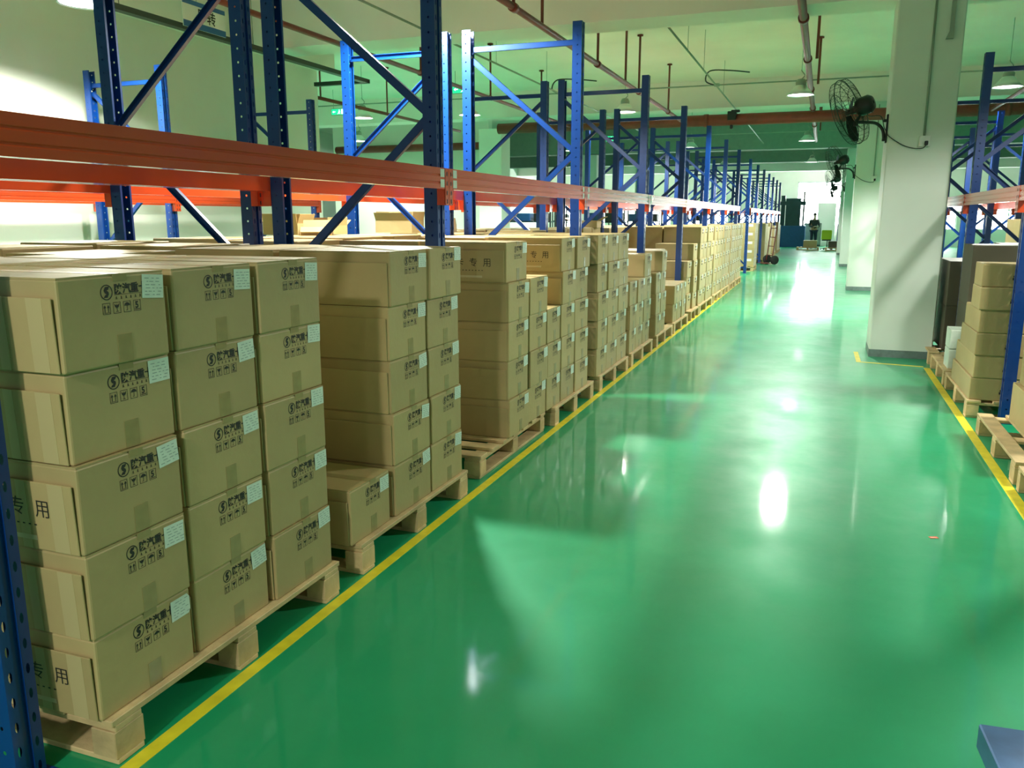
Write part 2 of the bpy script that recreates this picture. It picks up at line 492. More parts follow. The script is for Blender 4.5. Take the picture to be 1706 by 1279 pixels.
BEAM_S, BEAM, BEAM_R = make_beam(2.82, True), make_beam(2.82, False), make_beam(2.6, False)
def place_beam(src, x, y, z, flip, L, label, group):
    c = copy_tree(src)
    c.location = (x, y + (L if flip else 0), z)
    if flip: c.rotation_euler = (0, 0, PI)
    return tag(c, label, 'rack beam', group)
ZB = 1.71
for k in range(0, 14):
    if k == 7: continue
    y = YK(k) + (0.55 if k >= 8 else 0)
    if k == 0: y = 1.39
    place_beam(BEAM_S, -1.98, y, ZB, False, 2.82, 'orange rack beam on the aisle face of the left racks, %s from the camera' % ORD[k], 'aisle-side orange beams')
    place_beam(BEAM, -3.06, y, ZB, True, 2.82, 'orange rear beam of the left aisle racks, %s bay from the camera' % ORD[k], 'rear orange beams of the aisle-side row')
for k in range(0, 12):
    y = YK(k) if k else 1.39
    place_beam(BEAM, -3.20, y, ZB, False, 2.82, 'orange inner beam of the second rack row, %s bay from the camera' % ORD[k], 'orange beams of the second row')
    place_beam(BEAM, -4.28, y, ZB, True, 2.82, 'orange far-side beam of the second rack row, %s bay from the camera' % ORD[k], 'far orange beams of the second row')
for k, y in enumerate([4.6 - 2.8, 4.6, 7.4]):
    place_beam(BEAM, -6.72, y, ZB, False, 2.82, 'orange front beam of the racks by the left wall, %s bay from the camera' % ORD[k], 'orange front beams by the wall')
    place_beam(BEAM, -7.80, y, ZB - .0, True, 2.82, 'orange rear beam of the racks by the left wall, %s bay from the camera' % ORD[k], 'orange rear beams by the wall')
for k, y in enumerate([4.55] + RY[:-1]):
    place_beam(BEAM_R, 1.38, y, ZB - .03, True, 2.6, 'orange rack beam on the aisle face of the right racks, %s from the camera' % ORD[k], 'orange beams right of the aisle')
    place_beam(BEAM_R, 2.46, y, ZB - .03, False, 2.6, 'orange rear beam of the right racks, %s bay from the camera' % ORD[k], 'rear orange beams right of the aisle')
for k, y in enumerate([14.6, 17.2]):
    place_beam(BEAM_R, 2.71, y, ZB - .03, True, 2.6, 'orange beam of the row behind the right racks, %s bay from the camera' % ORD[k], 'orange beams behind the right racks')
for b in (BEAM_S, BEAM, BEAM_R): rm_tree(b)

# ------------------------------------------------------------------ pallets
def plank(a, mt=None):
    me = boxes([a], .0025); me.materials.append(mt or M['wood']); return me
def make_pallet(W=1.2, D=1.2, nd=7):
    """deck boards along Y (W), runners along X (D); origin = middle of the footprint"""
    t = empty('wooden_pallet', (0, 0, 0))
    ys = [-W / 2 + .06, 0, W / 2 - .06]
    for y in ys:
        link('bottom_runner', plank((-D / 2, D / 2, y - .05, y + .05, 0, .018)), None, t)
        link('stringer_board', plank((-D / 2, D / 2, y - .05, y + .05, .105, .125)), None, t)
        for x in (-D / 2 + .045, 0, D / 2 - .045):
            link('block', plank((x - .045, x + .045, y - .055, y + .055, .018, .105)), None, t)
    for k in range(nd):
        x = -D / 2 + .05 + k * (D - .1) / (nd - 1)
        link('deck_board', plank((x - .05, x + .05, -W / 2, W / 2, .125, .145)), None, t)
    return t
def pallet_solid(W, D):
    l = []
    for y in (-W / 2 + .06, 0, W / 2 - .06):
        l += [(-D / 2, D / 2, y - .05, y + .05, 0, .018), (-D / 2, D / 2, y - .05, y + .05, .105, .125)]
        l += [(x - .045, x + .045, y - .055, y + .055, .018, .105) for x in (-D / 2 + .045, 0, D / 2 - .045)]
    l += [(-D / 2 + .05 + k * (D - .1) / 6 - .05, -D / 2 + .05 + k * (D - .1) / 6 + .05, -W / 2, W / 2, .125, .145) for k in range(7)]
    me = boxes(l); me.materials.append(M['wood']); return me
PAL = make_pallet()
PAL1 = pallet_solid(1.2, 1.2)
def place_pallet(xc, y0, y1, label, group='pallets under the left row', rot=False, detail=True, D=1.2):
    W = y1 - y0
    if detail:
        c = copy_tree(PAL); c.scale = (D / 1.2, W / 1.2, 1)
        if rot: c.rotation_euler = (0, 0, PI / 2); c.scale = (W / 1.2, D / 1.2, 1)
    else:
        c = bpy.data.objects.new('wooden_pallet', PAL1); COL.objects.link(c); c.scale = (D / 1.2, W / 1.2, 1)
    c.location = (xc, (y0 + y1) / 2, 0)
    return tag(c, label, 'pallet', group)
XF = -1.81       # aisle face of the left pallets
PY = [(1.585, 2.79), (2.97, 4.15), (4.42, 5.66), (5.81, 6.95), (7.16, 8.36), (8.50, 9.68), (9.92, 11.10), (11.2, 12.45), (12.74, 13.62), (13.68, 15.38), (15.57, 16.8), (16.9, 18.2), (18.42, 19.62), (19.72, 21.0)]
for i, (a, b) in enumerate(PY):
    c = place_pallet(XF - .6 - (.03 if i == 2 else 0), a, b, 'wooden pallet at the left aisle edge, %s from the camera' % ORD[i], rot=(i == 2), detail=(i < 7))

# ------------------------------------------------------------------ cartons
def MYZ(x, y, z, sgn=1):
    """text plane: text x -> +Y, text y -> +Z, on a +X face"""
    return Matrix(((0, 0, 1, x), (1, 0, 0, y), (0, 1, 0, z), (0, 0, 0, 1)))
def MXZ(x, y, z):
    """text plane on a -Y face: text x -> +X, text y -> +Z"""
    return Matrix(((1, 0, 0, x), (0, 0, -1, y), (0, 1, 0, z), (0, 0, 0, 1)))
def quad(bm, pts, mi=0):
    f = bm.faces.new([bm.verts.new(p) for p in pts]); f.material_index = mi
def carton_body(dx, dy, dz, side_flap=True):
    bm = bmesh.new()
    box(bm, -dx / 2, dx / 2, -dy / 2, dy / 2, 0, dz - .004)
    bmesh.ops.bevel(bm, geom=bm.edges[:], offset=.006, segments=2, affect='EDGES', profile=0.5)
    # two top flaps with the seam between
    box(bm, -dx / 2 + .002, dx / 2 - .002, -dy / 2 + .002, -.0025, dz - .005, dz)
    box(bm, -dx / 2 + .002, dx / 2 - .002, .0025, dy / 2 - .002, dz - .005, dz)
    return done(bm)
def flap_mesh(dx, dz):
    bm = bmesh.new()
    mx = Matrix.Rotation(math.radians(1.6), 4, 'X')
    box(bm, -dx / 2 + .004, dx / 2 - .012, -.006, 0, .002, dz * .8, 0, mx)
    bmesh.ops.bevel(bm, geom=bm.edges[:], offset=.0018, segments=1, affect='EDGES')
    return done(bm)
def front_print():
    """marks for a face .39 wide (y) x .25 high; origin = face centre bottom, on x=0 plane"""
    bm = bmesh.new()
    x = .0
    def ring(cy_, cz_, r0, r1, n=28):
        for k in range(n):
            a, b = 2 * PI * k / n, 2 * PI * (k + 1) / n
            quad(bm, [(x, cy_ + r0 * math.cos(a), cz_ + r0 * math.sin(a)), (x, cy_ + r1 * math.cos(a), cz_ + r1 * math.sin(a)),
                      (x, cy_ + r1 * math.cos(b), cz_ + r1 * math.sin(b)), (x, cy_ + r0 * math.cos(b), cz_ + r0 * math.sin(b))])
    def poly(pts): quad(bm, [(x, p[0], p[1]) for p in pts])
    ly, lz = -.030, .203
    ring(ly, lz, .0185, .0215)
    # the two-hook S mark
    S = [(-.004, .017), (.012, .017), (.007, .008), (.001, .006), (.008, .001), (.009, -.006), (.003, -.016), (-.012, -.016), (-.006, -.008), (.000, -.006), (-.007, -.001), (-.010, .006)]
    poly([(ly + a * .9, lz + b * .9) for a, b in S])
    text_into(bm, '陕汽重卡', .030, MYZ(x, ly + .027, lz - .004), .0009)
    poly([(ly + .027, lz - .0085), (ly + .135, lz - .0085), (ly + .135, lz - .0095), (ly + .027, lz - .0095)])
    for k in range(6):   # the tiny slogan line, illegible in the picture
        y0 = ly + .030 + k * .0175; z0 = lz - .021
        poly([(y0, z0), (y0 + .007, z0), (y0 + .007, z0 + .0015), (y0, z0 + .0015)])
        poly([(y0 + .0025, z0), (y0 + .0045, z0), (y0 + .0045, z0 + .008), (y0 + .0025, z0 + .008)])
        poly([(y0 + .001, z0 + .004), (y0 + .006, z0 + .004), (y0 + .006, z0 + .0052), (y0 + .001, z0 + .0052)])
    # four handling marks
    def frame(y0, z0, w_, h_, t=.0014):
        poly([(y0, z0), (y0 + w_, z0), (y0 + w_, z0 + t), (y0, z0 + t)]); poly([(y0, z0 + h_ - t), (y0 + w_, z0 + h_ - t), (y0 + w_, z0 + h_), (y0, z0 + h_)])
        poly([(y0, z0), (y0 + t, z0), (y0 + t, z0 + h_), (y0, z0 + h_)]); poly([(y0 + w_ - t, z0), (y0 + w_, z0), (y0 + w_, z0 + h_), (y0 + w_ - t, z0 + h_)])
    z0 = lz - .060
    for k in range(4):
        y0 = ly - .018 + k * .037
        frame(y0, z0, .027, .031)
        c = y0 + .0135
        if k == 0:
            for s in (-.006, .006):
                poly([(c + s - .0012, z0 + .006), (c + s + .0012, z0 + .006), (c + s + .0012, z0 + .018), (c + s - .0012, z0 + .018)])
                poly([(c + s - .0045, z0 + .018), (c + s + .0045, z0 + .018), (c + s, z0 + .026)])
            poly([(c - .010, z0 + .0035), (c + .010, z0 + .0035), (c + .010, z0 + .005), (c - .010, z0 + .005)])
        elif k == 1:
            poly([(c - .009, z0 + .027), (c - .0065, z0 + .018), (c - .001, z0 + .014), (c + .001, z0 + .014), (c + .0065, z0 + .018), (c + .009, z0 + .027), (c + .002, z0 + .022), (c, z0 + .026), (c - .003, z0 + .022)])
            poly([(c - .001, z0 + .006), (c + .001, z0 + .006), (c + .001, z0 + .015), (c - .001, z0 + .015)])
            poly([(c - .005, z0 + .0045), (c + .005, z0 + .0045), (c + .005, z0 + .006), (c - .005, z0 + .006)])
        elif k == 2:
            poly([(c - .011, z0 + .018), (c + .011, z0 + .018), (c + .008, z0 + .024), (c + .003, z0 + .027), (c - .003, z0 + .027), (c - .008, z0 + .024)])
            poly([(c - .0008, z0 + .006), (c + .0008, z0 + .006), (c + .0008, z0 + .019), (c - .0008, z0 + .019)])
            poly([(c - .005, z0 + .005), (c + .0008, z0 + .005), (c + .0008, z0 + .0065), (c - .005, z0 + .0065)])
        else:
            text_into(bm, '5', .026, MYZ(x, c - .0075, z0 + .0085), .0009)
            poly([(c - .010, z0 + .004), (c + .010, z0 + .004), (c + .010, z0 + .0062), (c - .010, z0 + .0062)])
    bmesh.ops.recalc_face_normals(bm, faces=bm.faces[:])
    return done(bm)
def label_mesh(seed):
    r = random.Random(seed)
    bm = bmesh.new()
    w_, h_ = .082, .068
    cut = seed == 2
    pts = [(0, -w_ / 2, -h_ / 2), (0, w_ / 2, -h_ / 2), (0, w_ / 2, h_ / 2), (0, -w_ / 2, h_ / 2)]
    if cut: pts = [(0, -w_ / 2, -h_ / 2), (0, w_ / 2 - .008, -h_ / 2), (0, w_ / 2, -h_ / 2 + .012), (0, w_ / 2, h_ / 2 - .014), (0, w_ / 2 - .01, h_ / 2), (0, -w_ / 2, h_ / 2)]
    quad(bm, pts, 0)
    for k in range(6):
        z = .022 - k * .0095
        y = -w_ / 2 + r.uniform(.008, .02)
        while y < w_ / 2 - .014:
            l = r.uniform(.006, .018)
            quad(bm, [(.0004, y, z), (.0004, y + l, z), (.0004, y + l, z + .0022), (.0004, y, z + .0022)], 1)
            y += l + r.uniform(.003, .014)
    me = done(bm); me.materials.append(M['label']); me.materials.append(M['ink_l'])
    return me
def tape_mesh(dx, dy, dz):
    bm = bmesh.new()
    e = .0012
    x = dx / 2 + e
    w_ = .026
    box(bm, x - .001, x, .02 - w_, .02 + w_, .004, dz * .33)             # bottom centre of the printed face
    box(bm, x - .001, x, .02 - w_, .02 + w_, dz - .02, dz)                # lip of the top tape
    box(bm, -dx / 2, dx / 2, -.024, .024, dz, dz + .0008)                # along the top seam
    return done(bm)
FLAP_MX = Matrix.Rotation(math.radians(1.6), 4, 'X')
def side_tape_mesh(dx, dy, dz):
    """lies on the flap, in the flap's own frame"""
    bm = bmesh.new()
    for x0, w_ in ((dx / 2 - .20, .018), (dx / 2 - .07, .028)):
        box(bm, x0 - w_, x0 + w_, -.0067, -.006, .004, dz * .798, 0, FLAP_MX)
    return done(bm)
def side_print(dx, dy, dz):
    bm = bmesh.new()
    y = -.0074
    for q, chh in enumerate('重卡专用'): text_into(bm, chh, .058, FLAP_MX @ MXZ(dx / 2 - .437 + q * .094, y, .105), -.0002)
    P = lambda p: tuple(FLAP_MX @ Vector(p))
    for k in range(9):
        x0 = dx / 2 - .34 + k * .022
        quad(bm, [P((x0, y, .074)), P((x0 + .009, y, .074)), P((x0 + .009, y, .078)), P((x0, y, .078))])
    x0, z0 = dx / 2 - .32, .03
    quad(bm, [P((x0, y, z0)), P((x0 + .16, y, z0)), P((x0 + .16, y, z0 + .014)), P((x0, y, z0 + .014))], 1)
    me = done(bm); me.materials.append(M['ink']); me.materials.append(M['strip'])
    return me
FPRINT = front_print(); FPRINT.materials.append(M['ink'])
LABELS = [label_mesh(s) for s in (0, 1, 2, 3)]
BODY = {}
def body(dx, dy, dz, mt='card'):
    k = (round(dx, 3), round(dy, 3), round(dz, 3), mt)
    if k not in BODY:
        me = carton_body(dx, dy, dz); me.materials.append(M[mt]); BODY[k] = me
    return BODY[k]
def part(name, me, parent, loc=(0, 0, 0), rot=(0, 0, 0), sc=(1, 1, 1)):
    o = bpy.data.objects.new(name, me); COL.objects.link(o); o.parent = parent; o.location = loc; o.rotation_euler = rot; o.scale = sc
    return o
TAPE, STAPE, SPRINT, FLAP = {}, {}, {}, {}
def carton(x, y, z, dx=.6, dy=.375, dz=.252, rz=0.0, label=None, group=None, front=True, side=True, stape=False, far=False, mt='card', lab_dy=0, name='carton', words=False, cat='carton'):
    """origin at bottom centre; printed face +X"""
    k = (round(dx, 3), round(dy, 3), round(dz, 3))
    if far:
        if ('far', k, mt, front) not in BODY:
            bm = bmesh.new()
            box(bm, -dx / 2, dx / 2, -dy / 2, dy / 2, 0, dz)
            bmesh.ops.bevel(bm, geom=bm.edges[:], offset=.005, segments=1, affect='EDGES')
            if front:
                e = dx / 2 + .001
                box(bm, e - .001, e, dy / 2 - .09, dy / 2 - .012, dz - .085, dz - .02, 1)
                for r_ in (0, 1):
                    for q in range(4):
                        box(bm, e - .001, e, -.03 + q * .03, -.01 + q * .03, dz - .06 - r_ * .045, dz - .04 - r_ * .045, 2)
            me = done(bm); me.materials.append(M[mt]); me.materials.append(M['label']); me.materials.append(M['ink'])
            BODY[('far', k, mt, front)] = me
        o = bpy.data.objects.new(name, BODY[('far', k, mt, front)]); COL.objects.link(o)
        o.location = (x, y, z); o.rotation_euler = (0, 0, rz)
        return tag(o, label, cat, group)
    t = empty(name, (x, y, z), rz, label, cat, group)
    part('carton_body', body(dx, dy, dz, mt), t)
    if front:
        part('printed_marks', FPRINT, t, (dx / 2 + .0008, 0, dz - .252), sc=(1, min(1, dy / .38), 1))
        s = random.randrange(4)
        part('shipping_label', LABELS[2 if lab_dy else s % 2 if s < 2 else 3], t, (dx / 2 + .0016, dy / 2 - .046 + random.uniform(-.006, .004), dz - .042 + random.uniform(-.012, .006)), (random.uniform(-.09, .09), 0, 0))
        if k not in TAPE:
            me = tape_mesh(dx, dy, dz); me.materials.append(M['tape']); TAPE[k] = me
        part('packing_tape', TAPE[k], t)
    if side:
        if k not in FLAP:
            me = flap_mesh(dx, dz); me.materials.append(M['card']); FLAP[k] = me
            SPRINT[k] = side_print(dx, dy, dz)
            me = side_tape_mesh(dx, dy, dz); me.materials.append(M['ctape']); STAPE[k] = me
        fl = part('side_flap', FLAP[k], t, (0, -dy / 2 - .001, 0))
        if words: part('printed_words', SPRINT[k], t, (0, -dy / 2 - .001, 0))
        if stape: part('side_tape', STAPE[k], t, (0, -dy / 2 - .001, 0))
    return t
j = lambda s: random.uniform(-s, s)
# columns of cartons per left pallet: (pallet, [(y centre, width, levels, x offset)...])
LV = ['bottom', 'second from bottom', 'third from bottom', 'fourth from bottom', 'fifth from bottom']
XB = -1.835      # printed faces
STACK = [
    (0, [(1.768, .375, 5, 0), (2.175, .375, 5, 0), (2.585, .375, 5, 0)]),
    (1, [(3.115, .345, 1, 0), (3.53, .375, 5, 0), (3.925, .375, 5, 0)]),
    (2, [(5.055, .385, 5, 0), (5.48, .375, 4, 0)]),
    (3, [(5.855, .32, 3, 0), (6.215, .355, 5, 0), (6.61, .38, 5, 0)]),
    (4, [(7.30, .35, 5, 0), (7.70, .40, 5, 0), (8.13, .42, 5, 0)]),
    (5, [(8.64, .32, 3, 0), (9.02, .36, 3, 0), (9.41, .37, 4, 0)]),
    (6, [(10.08, .30, 3, 0), (10.42, .34, 4, 0), (10.80, .36, 4, -.10)]),
    (7, [(11.42, .32, 2, 0), (11.76, .32, 2, 0), (12.10, .32, 2, 0)]),
    (8, [(12.96, .40, 3, -.06), (13.38, .38, 4, -.03)]),
]
for q in range(9, 14):
    a, b = PY[q]
    n_ = 4 if q == 9 else 3
    STACK.append((q, [(a + (b - a) / n_ * (s + .5), (b - a) / n_ - .02, 5, 0) for s in range(n_)]))
STACK[2] = (2, STACK[2][1])
for (p, cols) in STACK:
    for ci, (yc, wd, lv, xo) in enumerate(cols):
        if len(cols) == 3: cn = ['nearest', 'middle', 'farthest'][ci]
        elif len(cols) == 4: cn = ['nearest', 'second', 'third', 'farthest'][ci]
        else: cn = ['nearer', 'farther'][ci]
        far = p >= 8
        for l in range(lv):
            z = .145 + l * .2525
            lb = 'printed carton, %s, %s column, %s pallet at left aisle edge' % (LV[l] if l < lv - 1 or lv == 1 else 'topmost', cn, ORD[p])
            if lv == 1: lb = 'single printed carton alone at the near end of the second left pallet'
            x_ = XB - .3 + xo + j(.010); y_ = yc + j(.006)
            if p == 0 and l == 0 and ci == 0: x_ = XB - .3
            mt = 'card'
            if (p, ci, l) in ((5, 2, 3), (3, 0, 2), (6, 1, 3)): mt = 'card'
            carton(x_, y_, z, .6, wd, .252, math.radians(j(.7)), lb, 'printed cartons on the left aisle pallets', side=(ci == 0 or (p in (1, 3) and ci == 1) or p in (0, 1, 5)) and not far, stape=(ci == 0 and p == 0), far=far, lab_dy=(p == 0 and ci == 0 and l == 0), words=(ci == 0 and p == 0 and l in (0, 2)) or (p == 2 and l == 4) or (p == 3 and l == 4))
            # the carton behind it, deeper on the same pallet
            if (p, ci) in ((1, 1), (2, 0)):
                carton(XB - .925 + j(.008), y_, z, .59, wd, .252, 0, 'rear carton behind the %s one, %s column, %s left pallet' % (LV[l], cn, ORD[p]), 'rear cartons on the left aisle pallets', front=False, side=(l == 4), words=True)
    # the tall plain cartons filling the rear half of the pallet
    rear = [(yc, wd, lv) for (yc, wd, lv, xo) in cols if lv > 1]
    if p in (1, 2): rear = rear[1:]
    if p >= 5:
        y0 = min(r[0] - r[1] / 2 for r in rear); y1 = max(r[0] + r[1] / 2 for r in rear)
        rear = [((y0 + y1) / 2, y1 - y0, min(r[2] for r in rear))]
    for ri, (yc, wd, lv) in enumerate(rear):
        hh = lv * .2525 / 2
        for l in range(2):
            carton(XB - .925 + (-.10 if p == 6 else -.07 if p == 8 else 0), yc, .145 + l * hh, .59, wd, hh - .001, 0, '%s big rear carton on the %s left pallet%s' % (['lower', 'upper'][l], ORD[p], ', ' + ['nearest', 'middle', 'farthest'][ri] + ' column' if len(rear) > 1 else ''), 'big rear cartons on the left aisle pallets', front=False, far=True, cat='large carton')

# second row behind: big cartons on pallets, only their tops show
B2 = [(1.57, 2.7, 2), (2.95, 4.1, 2), (4.55, 5.7, 2), (5.85, 6.85, 2), (7.4, 8.5, 2), (8.7, 9.75, 2), (10.1, 11.2, 2), (11.4, 12.4, 2), (12.9, 14.0, 2), (14.2, 15.3, 2), (15.7, 16.8, 2), (17.0, 18.0, 2), (18.5, 19.6, 2)]
for i, (a, b, lv) in enumerate(B2):
    place_pallet(-3.75, a, b, 'wooden pallet in the second row, %s from the camera' % ORD[i], 'pallets of the second row', detail=False)
    w2 = (b - a) / 2
    carton(-3.75, (a + b) / 2, .145, 1.18, b - a - .02, .75, 0, 'wide plain bottom carton on the %s pallet of the second row' % ORD[i], 'big cartons in the second row', front=False, far=True, cat='large carton')
    if i < 8:
        for s in range(2):
            for d in range(2):
                hh = .512 + [0, -.02, .0, .01][(i + s + d) % 4]
                carton(-3.46 - .6 * d, a + w2 * (s + .5), .896, .58, w2 - .02, hh, 0,
                       'plain big top carton, %s, %s, %s pallet of the second row' % (['near end', 'far end'][s], ['aisle side', 'wall side'][d], ORD[i]), 'big cartons in the second row', front=False, far=True, cat='large carton')
    else:
        carton(-3.75, (a + b) / 2, .896, 1.18, b - a - .02, .5, 0, 'wide plain top carton on the %s pallet of the second row' % ORD[i], 'big cartons in the second row', front=False, far=True, cat='large carton')

# opened cartons on top of the second row
def open_carton(x, y, z, dx, dy, dz, rz, flaps, label):
    t = empty('open_carton', (x, y, z), rz, label, 'carton', 'opened cartons on top of the second row')
    th = .006
    link('carton_body', boxes([(-dx / 2, dx / 2, -dy / 2, dy / 2, 0, th), (-dx / 2, -dx / 2 + th, -dy / 2, dy / 2, th, dz), (dx / 2 - th, dx / 2, -dy / 2, dy / 2, th, dz),
                               (-dx / 2 + th, dx / 2 - th, -dy / 2, -dy / 2 + th, th, dz), (-dx / 2 + th, dx / 2 - th, dy / 2 - th, dy / 2, th, dz)]), M['card'], t)
    for k, ang in enumerate(flaps):
        if ang is None: continue
        ln, dist = (dy, dx / 2) if k % 2 == 0 else (dx, dy / 2)
        bm = bmesh.new()
        mx = Matrix.Rotation(k * PI / 2, 4, 'Z') @ Matrix.Translation((dist, 0, dz)) @ Matrix.Rotation(-math.radians(ang), 4, 'Y')
        box(bm, 0, min(dx, dy) * .30, -ln / 2 + .004, ln / 2 - .004, 0, .005, 0, mx)
        link('flap', done(bm), M['card'], t)
    return t
ztop = 1.408
open_carton(-4.50, 6.35, ztop, .34, .28, .10, .1, [70, 100, 60, 80], 'opened brown carton on the second row, leftmost, flaps raised')
open_carton(-4.10, 6.2, ztop, .26, .22, .07, .5, [20, 60, None, -40], 'small opened carton with drooping pale flap on the second row')
open_carton(-4.30, 6.68, ztop, .26, .24, .08, -.3, [80, 40, 70, None], 'small opened carton between bigger ones on the second row')
open_carton(-4.05, 7.62, ztop, .40, .30, .12, .05, [80, 85, 95, 60], 'largest opened carton on the second row, tall flaps upright')
open_carton(-3.7, 7.9, ztop, .26, .22, .08, .3, [100, None, 50, 20], 'opened carton at the right end of the opened group')
open_carton(-3.35, 12.2, ztop + .0, .40, .40, .10, .1, [30, -20, 20, None], 'opened carton with spread pale flaps farther along the second row')

# ------------------------------------------------------------------ right side of the aisle
RP = [(4.63, 5.34), (5.42, 6.75), (7.22, 8.50), (8.58, 9.62), (9.80, 11.0), (12.45, 13.48), (13.55, 14.52)]
for i, (a, b) in enumerate(RP):
    place_pallet(1.16 + .6 + (.0 if i < 5 else 1.4), a, b, 'wooden pallet right of the aisle, %s from the camera' % ORD[i], 'pallets right of the aisle', detail=(i < 4))
RG = 'cartons on the right pallets'
def rbox(x0, x1, y0, y1, z0, z1, label, mt='card', rz=0.0, front=False):
    dx, dy = x1 - x0, y1 - y0
    t = carton((x0 + x1) / 2, (y0 + y1) / 2, z0, dx, dy, z1 - z0, rz, label, RG, front=False, side=False, mt=mt)
    # little handling mark low on the camera-facing end
    k = ('rm',)
    if k not in TAPE:
        bm = bmesh.new()
        box(bm, -.008, .008, -.001, 0, 0, .018); box(bm, -.004, .004, -.001, 0, .022, .034)
        me = done(bm); me.materials.append(M['ink']); TAPE[k] = me
    if front: part('printed_mark', TAPE[k], t, (.02, -dy / 2 - .0005, .055))
    return t
steps = [(7.24, 8.22), (7.24, 8.18), (7.24, 7.98), (7.24, 7.92), (7.24, 7.62), (7.24, 7.58)]
for l, (a, b) in enumerate(steps):
    z0 = .145 + l * .178
    rbox(1.18 + j(.008), 1.56, a + j(.01), b, z0, z0 + .177, 'long pale carton by the right blue post, %s of its six high pile' % (LV[l] if l < 5 else 'topmost'), front=True, rz=0)
    rbox(1.58, 1.97, a + .3, 8.2, z0, z0 + .177, 'inner long carton of the six high right pile, %s' % (LV[l] if l < 5 else 'topmost'))
for l in range(3):
    z0 = .145 + l * .27
    rbox(1.34 + .03 * l, 1.85, 5.75, 6.62 - .04 * l, z0, z0 + .268, 'tan carton at the right picture edge, %s of three' % ['lowest', 'middle', 'highest'][l])
for l in range(2):
    rbox(1.20, 1.50, 8.70, 8.98, .145 + l * .19, .145 + l * .19 + .185, 'small shiny pale carton near the column, %s of two' % ['lower', 'upper'][l], mt='label')
for s, (x0, x1, zt) in enumerate([(1.36, 1.84, 1.30), (1.86, 2.34, 1.31)]):  # shade behind the pale pile is painted into these cartons
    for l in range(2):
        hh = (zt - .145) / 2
        rbox(x0, x1, 9.02, 9.60, .145 + l * hh, .145 + (l + 1) * hh - .001, 'tall carton in painted shade behind the pale right pile, %s %s' % (['aisle side', 'inner side'][s], ['lower', 'upper'][l]), mt='card_shaded')
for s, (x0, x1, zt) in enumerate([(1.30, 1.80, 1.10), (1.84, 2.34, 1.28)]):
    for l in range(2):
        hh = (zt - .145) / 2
        rbox(x0, x1, 9.98, 10.9, .145 + l * hh, .145 + (l + 1) * hh - .001, 'carton in painted shade just right of the nearest column, %s %s' % (['aisle side', 'inner side'][s], ['lower', 'upper'][l]), mt='card_shaded')
for s in range(4):
    yy = 12.52 + (s // 2) * 1.08 ; xx = 2.6 + (s % 2) * .6
    for l in range(2):
        rbox(xx, xx + .56, yy, yy + .9, .145 + l * .70, .145 + l * .70 + .69, 'tall tan carton in the deeper right rack, %s, %s %s' % (['lower', 'upper'][l], ['near', 'far'][s // 2], ['left', 'right'][s % 2]))

# blue platform scale corner, lower right
t = empty('platform_scale', (1.05, 1.91, 0), 0, 'blue steel platform scale at the lower right corner of the aisle', 'platform scale')
t.rotation_euler = (0, 0, math.radians(4.5))
link('platform_plate', boxes([(-.5, .5, -.55, .55, .085, .16)], .004), M['scale'], t)
for sx in (-1, 1):
    for sy in (-1, 1):
        bm = bmesh.new()
        lathe(bm, [(.03, 0), (.03, .015), (.012, .02), (.012, .086)], 14, 0, Matrix.Translation((sx * .42, sy * .36, 0)), True)
        link('levelling_foot', done(bm), M['black'], t)

# ------------------------------------------------------------------ stacks beyond the gap
YG = 25.35
place_pallet(-2.40, YG, YG + 1.2, 'wooden pallet beyond the gap in the left racks, nearest', 'pallets beyond the gap', detail=False, D=1.1)
for s in range(2):
    for d in range(2):
        for l in range(5):
            t = carton(-2.12 - .55 * d, YG + .3 + s * .58, .145 + l * .25, .53, .56, .247, 0, 'carton with white label beyond the gap, %s, %s %s' % (LV[l], ['near', 'far'][s], ['aisle side', 'inner side'][d]), 'cartons beyond the gap in the left racks', front=False, far=True)
            if s == 0:
                lb = link('white_label', boxes([(-.02, .2, -.2815, -.2805, .15, .22)]), M['white'], t)
k = 0
for yy in (30.35, 31.6, 33.2, 36.1, 38.9, 40.1):
    place_pallet(-2.4, yy, yy + 1.2, 'distant wooden pallet along the left racks, %s beyond the gap' % ORD[k + 1], 'pallets beyond the gap', detail=False, D=1.1)
    for l in range(2):
        carton(-2.28, yy + .6, .145 + l * .60, .8, 1.14, .598 - .12 * (k % 2) * l, 0, 'distant tall %s carton, %s pile beyond the gap' % (['lower', 'upper'][l], ORD[k + 1]), 'distant cartons beyond the gap', front=True, far=True, cat='large carton')
    k += 1

# dark shelving and crates in the left hall, seen between the racks
SH = [(-6.4, 24.3, 'nearest'), (-9.2, 26.0, 'left of the nearest'), (-6.6, 31.0, 'middle one'), (-9.6, 33.5, 'left of the middle one'), (-6.0, 38.5, 'farthest')]
for (xx, yy, nm) in SH:
    t = empty('steel_shelf', (xx, yy, 0), 0, 'dark steel shelf in the left hall behind the racks, %s' % nm, 'shelf', 'dark shelves in the left hall')
    for sx in (-.95, .95):
        for sy in (-.25, .25):
            link('upright', boxes([(sx - .02, sx + .02, sy - .02, sy + .02, 0, 2.1)]), M['black'], t)
    for z in (.3, .85, 1.4, 2.06):
        link('shelf_board', boxes([(-.95, .95, -.27, .27, z, z + .03)]), M['machine'], t)
    for q, z in enumerate((.33, .88, 1.43)):
        for w_ in range(3):
            if (q + w_ + int(xx)) % 4 == 0: continue
            o = link('storage_crate', boxes([(-.24, .24, -.2, .2, 0, .26)], .015), [M['crate'], M['black'], M['machine']][(q + w_) % 3], None, (xx - .6 + .6 * w_, yy, z + .001))
            tag(o, 'dark crate on the %s dark shelf, %s shelf, %s' % (nm, ['bottom', 'middle', 'upper'][q], ['left', 'centre', 'right'][w_]), 'crate', 'crates on the dark shelves')

